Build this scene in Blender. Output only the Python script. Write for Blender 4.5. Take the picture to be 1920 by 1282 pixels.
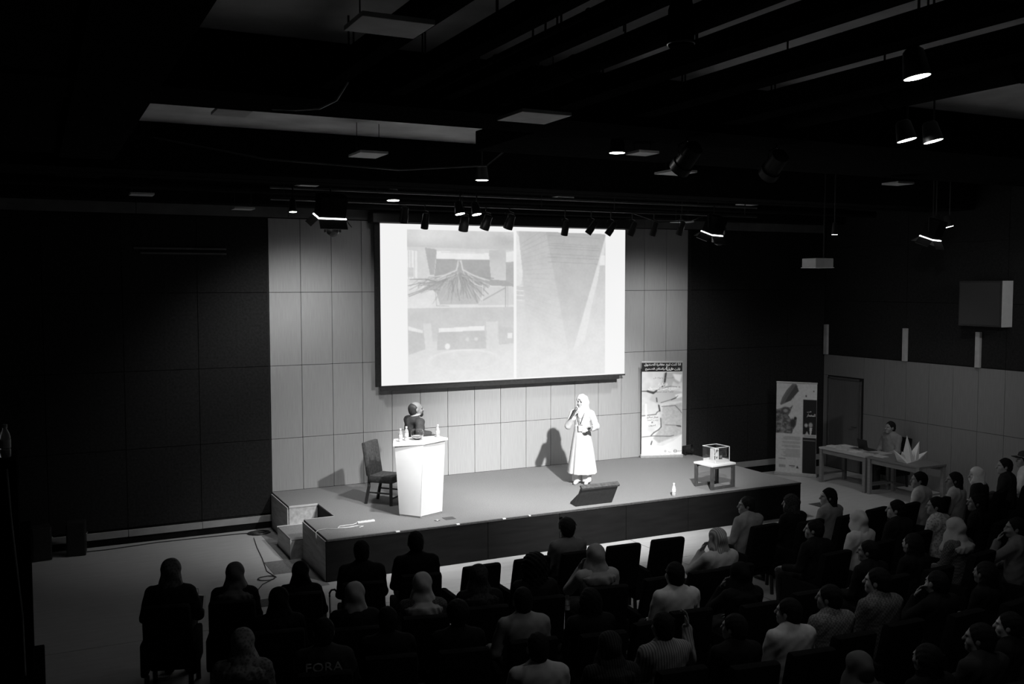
import bpy, bmesh, math, random
import numpy as np
from mathutils import Matrix, Vector

random.seed(7)
rng = np.random.default_rng(7)
SC = bpy.context.scene
COL = SC.collection
for o in list(bpy.data.objects):
    bpy.data.objects.remove(o)

ZF = -0.612          # hall floor (stage floor is z = 0)
PI = math.pi

# ------------------------------------------------------------------ camera
cam = bpy.data.cameras.new('camera')
cam.sensor_fit = 'HORIZONTAL'; cam.sensor_width = 36.0
cam.lens = 33.944
cam.clip_start = 0.05; cam.clip_end = 200
camo = bpy.data.objects.new('camera', cam); COL.objects.link(camo)
_yaw, _pit, _rol = 0.4596, -0.0602, -0.0016
_f = Vector((math.sin(_yaw) * math.cos(_pit), math.cos(_yaw) * math.cos(_pit), math.sin(_pit)))
_r = Vector((math.cos(_yaw), -math.sin(_yaw), 0)); _u = _r.cross(_f)
_x = math.cos(_rol) * _r + math.sin(_rol) * _u
_y = -math.sin(_rol) * _r + math.cos(_rol) * _u
camo.matrix_world = Matrix(((_x.x, _y.x, -_f.x, -3.616), (_x.y, _y.y, -_f.y, -16.693),
                            (_x.z, _y.z, -_f.z, 3.599), (0, 0, 0, 1)))
SC.camera = camo

# ------------------------------------------------------------------ world and exposure
world = bpy.data.worlds.new('dark_hall'); SC.world = world
world.use_nodes = True
world.node_tree.nodes['Background'].inputs[0].default_value = (1, 1, 1, 1)
world.node_tree.nodes['Background'].inputs[1].default_value = 0.002
vs = SC.view_settings
vs.view_transform = 'Standard'; vs.look = 'None'; vs.exposure = 0.22; vs.gamma = 1.0
vs.use_curve_mapping = False

# ------------------------------------------------------------------ stage and hall lights
def spot(name, loc, target, power, angle, blend, radius, parent=None):
    l = bpy.data.lights.new(name, 'SPOT')
    l.energy = power; l.spot_size = math.radians(angle); l.spot_blend = blend
    l.shadow_soft_size = radius
    o = bpy.data.objects.new(name, l); COL.objects.link(o)
    o.location = loc
    d = Vector(target) - Vector(loc)
    o.rotation_euler = d.to_track_quat('-Z', 'Y').to_euler()
    return o

spot('key_spotlight_beam', (3.75, -8.22, 4.80), (5.10, -1.75, 0.30), 5200, 50, 0.95, 0.09)
spot('front_spotlight_beam', (2.55, -8.22, 4.80), (2.15, -2.45, 0.0), 1450, 50, 0.95, 0.10)
spot('lectern_lamp_beam', (1.88, -4.68, 4.97), (1.80, -2.55, 0.60), 850, 46, 0.95, 0.08)
spot('flood_beam_west', (0.36, -2.36, 4.46), (0.60, -0.2, 1.2), 270, 110, 1.0, 0.18)
spot('flood_beam_east', (7.34, -2.40, 4.46), (7.6, -0.6, 0.8), 290, 120, 1.0, 0.18)
spot('side_lamp_beam', (4.44, -9.86, 4.96), (12.3, -4.2, 1.6), 210, 46, 0.9, 0.08)
spot('wall_lamp_beam', (10.45, -4.98, 4.52), (10.9, -2.4, -0.6), 75, 100, 1.0, 0.08)
spot('added_fill_beam', (10.6, -10.5, 4.90), (12.4, -4.6, 2.7), 160, 34, 0.9, 0.06)  # added lamp outside the view to brighten the loudspeaker's near side and posts
spot('large_downlight_beam', (1.83, -11.93, 4.97), (1.6, -10.6, -0.6), 40, 130, 1.0, 0.08)
spot('middle_downlight_beam', (2.05, -7.80, 4.97), (2.05, -8.1, -0.6), 26, 130, 1.0, 0.08)
spot('pair_lamp_beam', (4.12, -9.84, 4.96), (4.6, -9.2, -0.6), 26, 130, 1.0, 0.08)

# ------------------------------------------------------------------ materials
_mats = {}
def mat(name, v, rough=0.6, spec=0.3, nscale=0.0, namp=0.0, stretch=(1, 1, 1), bump=0.0, bscale=200.0,
        metal=0.0, trans=0.0, ior=1.45, emit=0.0, emitv=1.0, alpha=1.0):
    """grey procedural material: base value v, noise variation namp at nscale, fine relief bump"""
    if name in _mats:
        return _mats[name]
    m = bpy.data.materials.new(name); m.use_nodes = True
    nt = m.node_tree; b = nt.nodes['Principled BSDF']
    b.inputs['Base Color'].default_value = (v, v, v, 1)
    b.inputs['Roughness'].default_value = rough
    b.inputs['Specular IOR Level'].default_value = spec
    b.inputs['Metallic'].default_value = metal
    if trans:
        b.inputs['Transmission Weight'].default_value = trans
        b.inputs['IOR'].default_value = ior
    if emit:
        b.inputs['Emission Color'].default_value = (emitv, emitv, emitv, 1)
        b.inputs['Emission Strength'].default_value = emit
    if nscale or bump:
        tc = nt.nodes.new('ShaderNodeTexCoord'); mp = nt.nodes.new('ShaderNodeMapping')
        mp.inputs['Scale'].default_value = stretch
        nt.links.new(tc.outputs['Object'], mp.inputs['Vector'])
    if nscale:
        n = nt.nodes.new('ShaderNodeTexNoise'); n.inputs['Scale'].default_value = nscale
        n.inputs['Detail'].default_value = 5
        nt.links.new(mp.outputs[0], n.inputs['Vector'])
        mr = nt.nodes.new('ShaderNodeMapRange')
        mr.inputs['From Min'].default_value = 0.25; mr.inputs['From Max'].default_value = 0.75
        mr.inputs['To Min'].default_value = max(0.0, v * (1 - namp)); mr.inputs['To Max'].default_value = min(1.0, v * (1 + namp))
        nt.links.new(n.outputs['Fac'], mr.inputs['Value'])
        nt.links.new(mr.outputs[0], b.inputs['Base Color'])
    if bump:
        n2 = nt.nodes.new('ShaderNodeTexNoise'); n2.inputs['Scale'].default_value = bscale
        n2.inputs['Detail'].default_value = 3
        nt.links.new(mp.outputs[0], n2.inputs['Vector'])
        bp = nt.nodes.new('ShaderNodeBump'); bp.inputs['Strength'].default_value = bump
        bp.inputs['Distance'].default_value = 0.01
        nt.links.new(n2.outputs['Fac'], bp.inputs['Height'])
        nt.links.new(bp.outputs[0], b.inputs['Normal'])
    _mats[name] = m
    return m

def cloth(v, pattern=None):
    """fabric of grey value v, plain or with woven checks / stripes / print"""
    key = 'fabric_%d_%s' % (round(v * 1000), pattern or 'plain')
    if key in _mats:
        return _mats[key]
    m = mat(key, v, 0.9, 0.08, 18, 0.10, bump=0.15, bscale=400)
    if pattern:
        nt = m.node_tree; b = nt.nodes['Principled BSDF']
        tc = nt.nodes.new('ShaderNodeTexCoord')
        if pattern == 'check':
            t = nt.nodes.new('ShaderNodeTexChecker'); t.inputs['Scale'].default_value = 52
            t.inputs['Color1'].default_value = (v * 1.15,) * 3 + (1,); t.inputs['Color2'].default_value = (v * 0.6,) * 3 + (1,)
            nt.links.new(tc.outputs['Object'], t.inputs['Vector']); out = t.outputs['Color']
        else:
            if pattern == 'stripe':
                t = nt.nodes.new('ShaderNodeTexWave'); t.inputs['Scale'].default_value = 14
                t.inputs['Distortion'].default_value = 0.6
                nt.links.new(tc.outputs['Object'], t.inputs['Vector']); fac = t.outputs['Fac']
            else:
                t = nt.nodes.new('ShaderNodeTexVoronoi'); t.inputs['Scale'].default_value = 38
                nt.links.new(tc.outputs['Object'], t.inputs['Vector']); fac = t.outputs['Distance']
            cr = nt.nodes.new('ShaderNodeValToRGB')
            cr.color_ramp.elements[0].color = (v * 0.55,) * 3 + (1,); cr.color_ramp.elements[1].color = (min(1, v * 1.25),) * 3 + (1,)
            cr.color_ramp.elements[0].position = 0.2; cr.color_ramp.elements[1].position = 0.6
            nt.links.new(fac, cr.inputs[0]); out = cr.outputs[0]
        for l in list(b.inputs['Base Color'].links):
            nt.links.remove(l)
        nt.links.new(out, b.inputs['Base Color'])
    return m

def attr_mat(name, rough=0.7, emit=0.0, diffuse=1.0):
    """flat print: colour from the mesh's painted colour attribute"""
    m = bpy.data.materials.new(name); m.use_nodes = True
    nt = m.node_tree; b = nt.nodes['Principled BSDF']
    a = nt.nodes.new('ShaderNodeVertexColor'); a.layer_name = 'print'
    b.inputs['Roughness'].default_value = rough
    b.inputs['Specular IOR Level'].default_value = 0.15
    if emit:
        b.inputs['Base Color'].default_value = (diffuse,) * 3 + (1,)
        nt.links.new(a.outputs[0], b.inputs['Emission Color'])
        b.inputs['Emission Strength'].default_value = emit
    else:
        nt.links.new(a.outputs[0], b.inputs['Base Color'])
    return m

M_BLACK = mat('matt_black_paint', 0.010, 1.0, 0.0, 8, 0.3)
M_BLACKM = mat('black_metal', 0.02, 0.4, 0.4, 20, 0.3)
M_STEEL = mat('grey_steel', 0.35, 0.35, 0.5, 20, 0.2, metal=0.8)
M_WHITE = mat('white_laminate', 0.82, 0.45, 0.4, 3, 0.04)
M_SEAT = mat('black_seat_fabric', 0.010, 0.95, 0.05, 30, 0.4, bump=0.2, bscale=300)
M_SKIN = mat('skin', 0.30, 0.55, 0.3, 12, 0.08)
M_SKINL = mat('fair_skin', 0.36, 0.5, 0.3, 12, 0.05)
M_HAIR = mat('dark_hair', 0.010, 0.8, 0.12, 60, 0.5, stretch=(1, 1, 0.2), bump=0.4, bscale=150)
M_GLASS = mat('clear_plastic', 0.95, 0.03, 0.5, trans=1.0, ior=1.3)
M_ACRYL = mat('clear_acrylic', 0.99, 0.05, 0.5, 4, 0.01)
def thin_clear(m, gloss):
    nt = m.node_tree; out = nt.nodes['Material Output']
    tr = nt.nodes.new('ShaderNodeBsdfTransparent'); gl = nt.nodes.new('ShaderNodeBsdfGlossy'); mx = nt.nodes.new('ShaderNodeMixShader')
    tr.inputs[0].default_value = (0.96, 0.96, 0.96, 1); gl.inputs['Roughness'].default_value = 0.06
    mx.inputs[0].default_value = gloss
    nt.links.new(tr.outputs[0], mx.inputs[1]); nt.links.new(gl.outputs[0], mx.inputs[2]); nt.links.new(mx.outputs[0], out.inputs[0])
thin_clear(M_ACRYL, 0.07)
M_WATER = mat('water', 0.97, 0.0, 0.5, trans=1.0, ior=1.33)
M_BOTTLE = mat('milky_bottle_plastic', 0.92, 0.18, 0.5, trans=0.6, ior=1.2)
M_PAPER = mat('white_paper', 0.75, 0.8, 0.1, 15, 0.08)
M_EYE = mat('dark_eye', 0.02, 0.2, 0.5, 30, 0.2)

# ------------------------------------------------------------------ mesh helpers
class MB:
    """collects boxes, prisms, tubes and lathes; build() links them as ONE mesh object"""
    def __init__(self):
        self.v = []; self.f = []
    def add(self, vs_, fs_):
        n = len(self.v)
        self.v += [tuple(p) for p in vs_]
        self.f += [tuple(i + n for i in f) for f in fs_]
        return self
    def box(self, lo, hi, M=None):
        x0, y0, z0 = lo; x1, y1, z1 = hi
        p = [(x0, y0, z0), (x1, y0, z0), (x1, y1, z0), (x0, y1, z0), (x0, y0, z1), (x1, y0, z1), (x1, y1, z1), (x0, y1, z1)]
        if M is not None:
            p = [tuple(M @ Vector(q)) for q in p]
        return self.add(p, [(3, 2, 1, 0), (4, 5, 6, 7), (0, 1, 5, 4), (1, 2, 6, 5), (2, 3, 7, 6), (3, 0, 4, 7)])
    def bbox(self, lo, hi, b=0.01, M=None):
        """box with chamfered edges"""
        bm = bmesh.new()
        bmesh.ops.create_cube(bm, size=1.0)
        for v in bm.verts:
            v.co = Vector([lo[i] + (hi[i] - lo[i]) * (v.co[i] + 0.5) for i in range(3)])
        bmesh.ops.bevel(bm, geom=bm.edges[:], offset=b, segments=2, affect='EDGES', profile=0.6)
        bm.verts.ensure_lookup_table()
        p = [tuple(M @ v.co) if M is not None else tuple(v.co) for v in bm.verts]
        f = [tuple(v.index for v in fc.verts) for fc in bm.faces]
        bm.free()
        return self.add(p, f)
    def prism(self, poly, z0, z1, M=None, poly2=None):
        n = len(poly); poly2 = poly2 or poly
        p = [(x, y, z0) for x, y in poly] + [(x, y, z1) for x, y in poly2]
        if M is not None:
            p = [tuple(M @ Vector(q)) for q in p]
        f = [tuple(range(n - 1, -1, -1)), tuple(range(n, 2 * n))]
        f += [(i, (i + 1) % n, n + (i + 1) % n, n + i) for i in range(n)]
        return self.add(p, f)
    def lathe(self, prof, seg=20, M=None, c=(0, 0, 0)):
        p = []; f = []
        for r, z in prof:
            for s in range(seg):
                a = 2 * PI * s / seg
                p.append((c[0] + r * math.cos(a), c[1] + r * math.sin(a), c[2] + z))
        for i in range(len(prof) - 1):
            for s in range(seg):
                t = (s + 1) % seg
                f.append((i * seg + s, i * seg + t, (i + 1) * seg + t, (i + 1) * seg + s))
        if prof[0][0] > 1e-4:
            f.append(tuple(range(seg - 1, -1, -1)))
        if prof[-1][0] > 1e-4:
            k = (len(prof) - 1) * seg
            f.append(tuple(range(k, k + seg)))
        if M is not None:
            p = [tuple(M @ Vector(q)) for q in p]
        return self.add(p, f)
    def tube(self, pts, r=0.01, seg=8):
        pts = [Vector(q) for q in pts]; p = []; f = []; n = len(pts)
        for i, q in enumerate(pts):
            d = (pts[min(i + 1, n - 1)] - pts[max(i - 1, 0)]).normalized()
            a = d.cross(Vector((0, 0, 1)))
            if a.length < 1e-3:
                a = d.cross(Vector((1, 0, 0)))
            a.normalize(); b = d.cross(a)
            for s in range(seg):
                t = 2 * PI * s / seg
                p.append(tuple(q + a * (r * math.cos(t)) + b * (r * math.sin(t))))
        for i in range(n - 1):
            for s in range(seg):
                t = (s + 1) % seg
                f.append((i * seg + s, (i + 1) * seg + s, (i + 1) * seg + t, i * seg + t))
        f.append(tuple(range(seg))); f.append(tuple(range((n - 1) * seg + seg - 1, (n - 1) * seg - 1, -1)))
        return self.add(p, f)
    def mesh(self, name, smooth=False):
        m = bpy.data.meshes.new(name); m.from_pydata(self.v, [], self.f); m.validate()
        bm = bmesh.new(); bm.from_mesh(m); bmesh.ops.recalc_face_normals(bm, faces=bm.faces[:]); bm.to_mesh(m); bm.free()
        if smooth:
            m.polygons.foreach_set('use_smooth', [True] * len(m.polygons))
            try:
                m.set_sharp_from_angle(angle=math.radians(40))
            except Exception:
                pass
        m.update()
        return m
    def build(self, name, material, parent=None, smooth=False, M=None):
        return link(name, self.mesh(name, smooth), material, parent)

def link(name, me, material=None, parent=None):
    o = bpy.data.objects.new(name, me); COL.objects.link(o)
    if material is not None:
        if me.materials:
            o.material_slots[0].link = 'OBJECT'; o.material_slots[0].material = material
        else:
            me.materials.append(material)
    if parent is not None:
        o.parent = parent
    return o

def inst(name, me, material, parent=None):
    """object sharing mesh data, with its own material"""
    if not me.materials:
        me.materials.append(material)
    o = bpy.data.objects.new(name, me); COL.objects.link(o)
    o.material_slots[0].link = 'OBJECT'; o.material_slots[0].material = material
    if parent is not None:
        o.parent = parent
    return o

def tag(o, label=None, cat=None, group=None, kind=None):
    if label: o['label'] = label
    if cat: o['category'] = cat
    if group: o['group'] = group
    if kind: o['kind'] = kind
    return o

def empty(name, loc=(0, 0, 0), rz=0.0):
    o = bpy.data.objects.new(name, None); COL.objects.link(o)
    o.empty_display_size = 0.1
    o.location = loc; o.rotation_euler = (0, 0, rz)
    return o

def copy_tree(o, parent=None):
    c = o.copy(); COL.objects.link(c); c.parent = parent
    for ch in list(o.children):
        copy_tree(ch, c)
    return c

def RZ(a): return Matrix.Rotation(a, 4, 'Z')
def RX(a): return Matrix.Rotation(a, 4, 'X')
def RY(a): return Matrix.Rotation(a, 4, 'Y')
def T(x, y, z): return Matrix.Translation((x, y, z))

# ------------------------------------------------------------------ lettering
_AR = {  # isolated, final, initial, medial
 'ا': ('\uFE8D', '\uFE8E'), 'أ': ('\uFE83', '\uFE84'), 'د': ('\uFEA9', '\uFEAA'), 'ذ': ('\uFEAB', '\uFEAC'), 'ر': ('\uFEAD', '\uFEAE'),
 'ز': ('\uFEAF', '\uFEB0'), 'و': ('\uFEED', '\uFEEE'), 'ة': ('\uFE93', '\uFE94'),
 'ب': ('\uFE8F', '\uFE90', '\uFE91', '\uFE92'), 'ت': ('\uFE95', '\uFE96', '\uFE97', '\uFE98'), 'ج': ('\uFE9D', '\uFE9E', '\uFE9F', '\uFEA0'),
 'ح': ('\uFEA1', '\uFEA2', '\uFEA3', '\uFEA4'), 'خ': ('\uFEA5', '\uFEA6', '\uFEA7', '\uFEA8'), 'س': ('\uFEB1', '\uFEB2', '\uFEB3', '\uFEB4'),
 'ص': ('\uFEB9', '\uFEBA', '\uFEBB', '\uFEBC'), 'ع': ('\uFEC9', '\uFECA', '\uFECB', '\uFECC'), 'غ': ('\uFECD', '\uFECE', '\uFECF', '\uFED0'),
 'ف': ('\uFED1', '\uFED2', '\uFED3', '\uFED4'), 'ق': ('\uFED5', '\uFED6', '\uFED7', '\uFED8'), 'ك': ('\uFED9', '\uFEDA', '\uFEDB', '\uFEDC'),
 'ل': ('\uFEDD', '\uFEDE', '\uFEDF', '\uFEE0'), 'م': ('\uFEE1', '\uFEE2', '\uFEE3', '\uFEE4'), 'ن': ('\uFEE5', '\uFEE6', '\uFEE7', '\uFEE8'),
 'ه': ('\uFEE9', '\uFEEA', '\uFEEB', '\uFEEC'), 'ي': ('\uFEF1', '\uFEF2', '\uFEF3', '\uFEF4'), 'ش': ('\uFEB5', '\uFEB6', '\uFEB7', '\uFEB8')}
def arabic(t):
    out = []
    for i, ch in enumerate(t):
        if ch not in _AR:
            out.append(ch); continue
        prev = t[i - 1] if i else ' '; nxt = t[i + 1] if i + 1 < len(t) else ' '
        jp = prev in _AR and len(_AR[prev]) == 4
        jn = len(_AR[ch]) == 4 and nxt in _AR
        fm = _AR[ch]
        out.append(fm[3] if jp and jn else fm[1] if jp else fm[2] if jn else fm[0])
    return ''.join(reversed(out))

def lettering(text, width, height, M, material, parent, name='lettering', thick=0.0, bold=0.0):
    """text mesh fitted to a width x height box centred at M's origin (x right, y up)"""
    c = bpy.data.curves.new(name, 'FONT'); c.body = text; c.size = 1.0; c.resolution_u = 2
    c.extrude = thick; c.offset = bold
    o = bpy.data.objects.new(name, c); COL.objects.link(o)
    bpy.context.view_layer.update()
    me = bpy.data.meshes.new_from_object(o.evaluated_get(bpy.context.evaluated_depsgraph_get()))
    bpy.data.objects.remove(o); bpy.data.curves.remove(c)
    n = len(me.vertices); a = np.zeros(n * 3); me.vertices.foreach_get('co', a); a = a.reshape(-1, 3)
    if n == 0:
        return None
    lo, hi = a.min(0), a.max(0); d = np.maximum(hi - lo, 1e-6)
    a[:, 0] = ((a[:, 0] - lo[0]) / d[0] - 0.5) * width
    a[:, 1] = ((a[:, 1] - lo[1]) / d[1] - 0.5) * height
    R = np.array(M.to_3x3()); tr = np.array(M.translation)
    a = a @ R.T + tr
    me.vertices.foreach_set('co', a.ravel()); me.update(); me.materials.clear()
    return link(name, me, material, parent)

# ------------------------------------------------------------------ painted prints (flat pictures as mesh colour)
def lin(v):
    v = np.clip(v, 0, 1)
    return np.where(v <= 0.04045, v / 12.92, ((v + 0.055) / 1.055) ** 2.4)

class Raster:
    """grey picture on a cell grid, addressed in its own 0..w, 0..h units (y down)"""
    def __init__(self, w, h, nx, ny, v):
        self.w, self.h, self.nx, self.ny = w, h, nx, ny
        self.X, self.Y = np.meshgrid((np.arange(nx + 1)) / nx * w, (np.arange(ny + 1)) / ny * h)
        self.a = np.full(self.X.shape, float(v))
    def inside(self, poly):
        m = np.zeros(self.X.shape, bool); n = len(poly); j = n - 1
        for i in range(n):
            xi, yi = poly[i]; xj, yj = poly[j]
            if yi != yj:
                c = ((yi > self.Y) != (yj > self.Y)) & (self.X < (xj - xi) * (self.Y - yi) / (yj - yi) + xi)
                m ^= c
            j = i
        return m
    def poly(self, poly, v, v2=None, mix=1.0):
        m = self.inside(poly)
        if v2 is None:
            val = v
        else:
            ys = [q[1] for q in poly]; t = (self.Y - min(ys)) / (max(ys) - min(ys)); val = (v + (v2 - v) * t)[m]
        self.a[m] = self.a[m] * (1 - mix) + val * mix
    def line(self, pts, wd, v, mix=1.0):
        for (x0, y0), (x1, y1) in zip(pts[:-1], pts[1:]):
            dx, dy = x1 - x0, y1 - y0; L = dx * dx + dy * dy + 1e-9
            t = np.clip(((self.X - x0) * dx + (self.Y - y0) * dy) / L, 0, 1)
            d = np.hypot(self.X - x0 - t * dx, self.Y - y0 - t * dy)
            k = np.clip((wd * 0.5 + 0.4 - d) / 0.8, 0, 1) * mix
            self.a = self.a * (1 - k) + v * k
    def ell(self, cx, cy, rx, ry, v, soft=0.15, mix=1.0):
        d = np.hypot((self.X - cx) / rx, (self.Y - cy) / ry)
        k = np.clip((1 + soft - d) / (2 * soft), 0, 1) * mix
        self.a = self.a * (1 - k) + v * k
    def noise(self, amp, cell):
        gx, gy = int(self.w / cell) + 2, int(self.h / cell) + 2
        g = rng.random((gy, gx)) - 0.5
        u = self.X / cell; w_ = self.Y / cell
        i = np.floor(u).astype(int); j = np.floor(w_).astype(int); fu = u - i; fw = w_ - j
        i = np.clip(i, 0, gx - 2); j = np.clip(j, 0, gy - 2)
        return amp * 2 * ((g[j, i] * (1 - fu) + g[j, i + 1] * fu) * (1 - fw) + (g[j + 1, i] * (1 - fu) + g[j + 1, i + 1] * fu) * fw)
    def blur(self, n):
        for _ in range(n):
            q = np.pad(self.a, 1, mode='edge')
            self.a = (q[1:-1, 1:-1] * 2 + q[:-2, 1:-1] + q[2:, 1:-1] + q[1:-1, :-2] + q[1:-1, 2:]) / 6
    def mesh(self, name, width, height):
        """plane in x (right) / z (up), lower left corner at the origin"""
        nx, ny = self.nx, self.ny
        co = np.zeros(((ny + 1) * (nx + 1), 3))
        co[:, 0] = (self.X / self.w * width).ravel(); co[:, 2] = ((1 - self.Y / self.h) * height).ravel()
        i, j = np.meshgrid(np.arange(nx), np.arange(ny)); s = nx + 1
        q = np.stack([j * s + i, (j + 1) * s + i, (j + 1) * s + i + 1, j * s + i + 1], -1).reshape(-1, 4)
        me = grid_mesh(name, co, q)
        at = me.color_attributes.new('print', 'FLOAT_COLOR', 'POINT')
        c = np.ones((len(co), 4)); c[:, :3] = lin(self.a.ravel())[:, None]
        at.data.foreach_set('color', c.ravel())
        return me

def grid_mesh(name, co, quads, smooth=False):
    me = bpy.data.meshes.new(name)
    me.vertices.add(len(co)); me.vertices.foreach_set('co', np.asarray(co, np.float32).ravel())
    me.loops.add(quads.size); me.loops.foreach_set('vertex_index', quads.astype(np.int32).ravel())
    me.polygons.add(len(quads)); me.polygons.foreach_set('loop_start', np.arange(0, quads.size, 4, dtype=np.int32))
    me.update(calc_edges=True)
    if smooth:
        me.polygons.foreach_set('use_smooth', np.ones(len(quads), bool))
    return me
# ------------------------------------------------------------------ smooth bodies: blended solids -> one continuous surface
class Field:
    def __init__(self, lo, hi, h):
        self.lo = np.array(lo, float); self.h = h
        n = np.ceil((np.array(hi) - self.lo) / h).astype(int) + 1
        self.ax = [self.lo[i] + h * np.arange(n[i]) for i in range(3)]
        self.v = np.full(n, 1.0, np.float32)
    def _sl(self, lo, hi):
        s = []
        for i in range(3):
            a = int(np.clip(np.floor((lo[i] - self.lo[i]) / self.h), 0, len(self.ax[i])))
            b = int(np.clip(np.ceil((hi[i] - self.lo[i]) / self.h) + 1, 0, len(self.ax[i])))
            s.append(slice(a, b))
        return tuple(s)
    def _grid(self, s):
        return (self.ax[0][s[0]][:, None, None], self.ax[1][s[1]][None, :, None], self.ax[2][s[2]][None, None, :])
    def put(self, fn, lo, hi, k, sub=False):
        m = k + 2.5 * self.h
        s = self._sl([q - m for q in lo], [q + m for q in hi])
        if any(q.stop <= q.start for q in s):
            return
        X, Y, Z = self._grid(s)
        d = fn(X, Y, Z).astype(np.float32); v = self.v[s]
        if sub:
            d = -d; hh = np.maximum(k - np.abs(v - d), 0) / k
            self.v[s] = np.maximum(v, d) + hh * hh * k * 0.25
        else:
            hh = np.maximum(k - np.abs(v - d), 0) / k
            self.v[s] = np.minimum(v, d) - hh * hh * k * 0.25
    def cap(self, a, b, ra, rb, k=0.03, sq=(1, 1, 1), sub=False):
        """tapered limb from a to b; sq squeezes it along an axis"""
        a = np.array(a, float); b = np.array(b, float); sq = np.array(sq, float)
        R = max(ra, rb) * sq.max() if sq.max() > 1 else max(ra, rb)
        lo = np.minimum(a, b) - R; hi = np.maximum(a, b) + R
        c = (a + b) / 2; A = (a - c) / sq; B = (b - c) / sq; d = B - A; L = float(d @ d) + 1e-12
        def fn(X, Y, Z):
            x = (X - c[0]) / sq[0]; y = (Y - c[1]) / sq[1]; z = (Z - c[2]) / sq[2]
            t = np.clip(((x - A[0]) * d[0] + (y - A[1]) * d[1] + (z - A[2]) * d[2]) / L, 0, 1)
            return (np.sqrt((x - A[0] - t * d[0]) ** 2 + (y - A[1] - t * d[1]) ** 2 + (z - A[2] - t * d[2]) ** 2) - (ra + (rb - ra) * t)) * sq.min()
        self.put(fn, lo, hi, k, sub); return self
    def ell(self, c, r, k=0.02, sub=False, yaw=0.0, tilt=0.0):
        c = np.array(c, float); r = np.array(r, float); R = r.max()
        cy, sy = math.cos(yaw), math.sin(yaw); ct, st = math.cos(tilt), math.sin(tilt)
        def fn(X, Y, Z):
            x0, y0, z0 = X - c[0], Y - c[1], Z - c[2]
            x = cy * x0 + sy * y0; y1 = -sy * x0 + cy * y0
            y = ct * y1 + st * z0; z = -st * y1 + ct * z0
            k0 = np.sqrt((x / r[0]) ** 2 + (y / r[1]) ** 2 + (z / r[2]) ** 2)
            k1 = np.sqrt((x / r[0] ** 2) ** 2 + (y / r[1] ** 2) ** 2 + (z / r[2] ** 2) ** 2) + 1e-9
            return k0 * (k0 - 1) / k1
        self.put(fn, c - R, c + R, k, sub); return self
    def torus(self, c, R, r, k=0.01, sq=1.0, tilt=0.0):
        ct, st = math.cos(tilt), math.sin(tilt)
        def fn(X, Y, Z):
            x = X - c[0]; y1 = (Y - c[1]) / sq; z1 = Z - c[2]
            y = ct * y1 + st * z1; z = -st * y1 + ct * z1
            return np.sqrt((np.sqrt(x * x + y * y) - R) ** 2 + z * z) - r
        m = R + r
        self.put(fn, [c[0] - m, c[1] - m, c[2] - m], [c[0] + m, c[1] + m, c[2] + m], k); return self
    def cut(self, axis, val, keep_above=True, k=0.006):
        """flat cut through the whole solid"""
        g = self._grid((slice(None),) * 3)[axis]
        d = (val - g) if keep_above else (g - val)
        self.v = np.maximum(self.v, np.broadcast_to(d, self.v.shape)).astype(np.float32); return self
    def ripple(self, fn):
        X, Y, Z = self._grid((slice(None),) * 3)
        self.v = (self.v + fn(X, Y, Z)).astype(np.float32); return self
    def mesh(self, name):
        v = self.v.copy()
        v[0] = v[-1] = 1; v[:, 0] = v[:, -1] = 1; v[:, :, 0] = v[:, :, -1] = 1
        s = v < 0; nx, ny, nz = v.shape
        off = [(i, j, k) for i in (0, 1) for j in (0, 1) for k in (0, 1)]
        def cs(a, o): return a[o[0]:nx - 1 + o[0], o[1]:ny - 1 + o[1], o[2]:nz - 1 + o[2]]
        cnt = sum(cs(s, o).astype(np.int8) for o in off)
        mask = (cnt > 0) & (cnt < 8)
        idx = np.full(mask.shape, -1, np.int64); n = int(mask.sum()); idx[mask] = np.arange(n)
        I = np.argwhere(mask); acc = np.zeros((n, 3)); w = np.zeros(n)
        val = {o: cs(v, o)[mask].astype(float) for o in off}
        for o in off:
            for ax in range(3):
                if o[ax] == 0:
                    q = list(o); q[ax] = 1; q = tuple(q)
                    a, b = val[o], val[q]; cr = (a < 0) != (b < 0)
                    t = np.where(cr, a / np.where(cr, a - b, 1), 0)
                    pos = np.array(o, float)[None] + t[:, None] * (np.array(q, float) - np.array(o, float))[None]
                    acc[cr] += pos[cr]; w[cr] += 1
        co = (I + acc / np.maximum(w, 1)[:, None]) * self.h + self.lo
        Q = []
        for ax in range(3):
            a = [slice(None)] * 3; b = [slice(None)] * 3; a[ax] = slice(0, -1); b[ax] = slice(1, None)
            e = s[tuple(a)] != s[tuple(b)]
            E = np.argwhere(e); u, t = [(1, 2), (2, 0), (0, 1)][ax]
            ok = (E[:, u] > 0) & (E[:, t] > 0) & (E[:, u] < v.shape[u] - 1) & (E[:, t] < v.shape[t] - 1); E = E[ok]
            def cell(du, dt):
                c = E.copy(); c[:, u] -= du; c[:, t] -= dt
                return idx[c[:, 0], c[:, 1], c[:, 2]]
            q = np.stack([cell(1, 1), cell(0, 1), cell(0, 0), cell(1, 0)], -1)
            ins = s[E[:, 0], E[:, 1], E[:, 2]]
            q[~ins] = q[~ins][:, ::-1]
            Q.append(q)
        return grid_mesh(name, co, np.concatenate(Q), True)

def v3(*a): return np.array(a, float)

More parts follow.
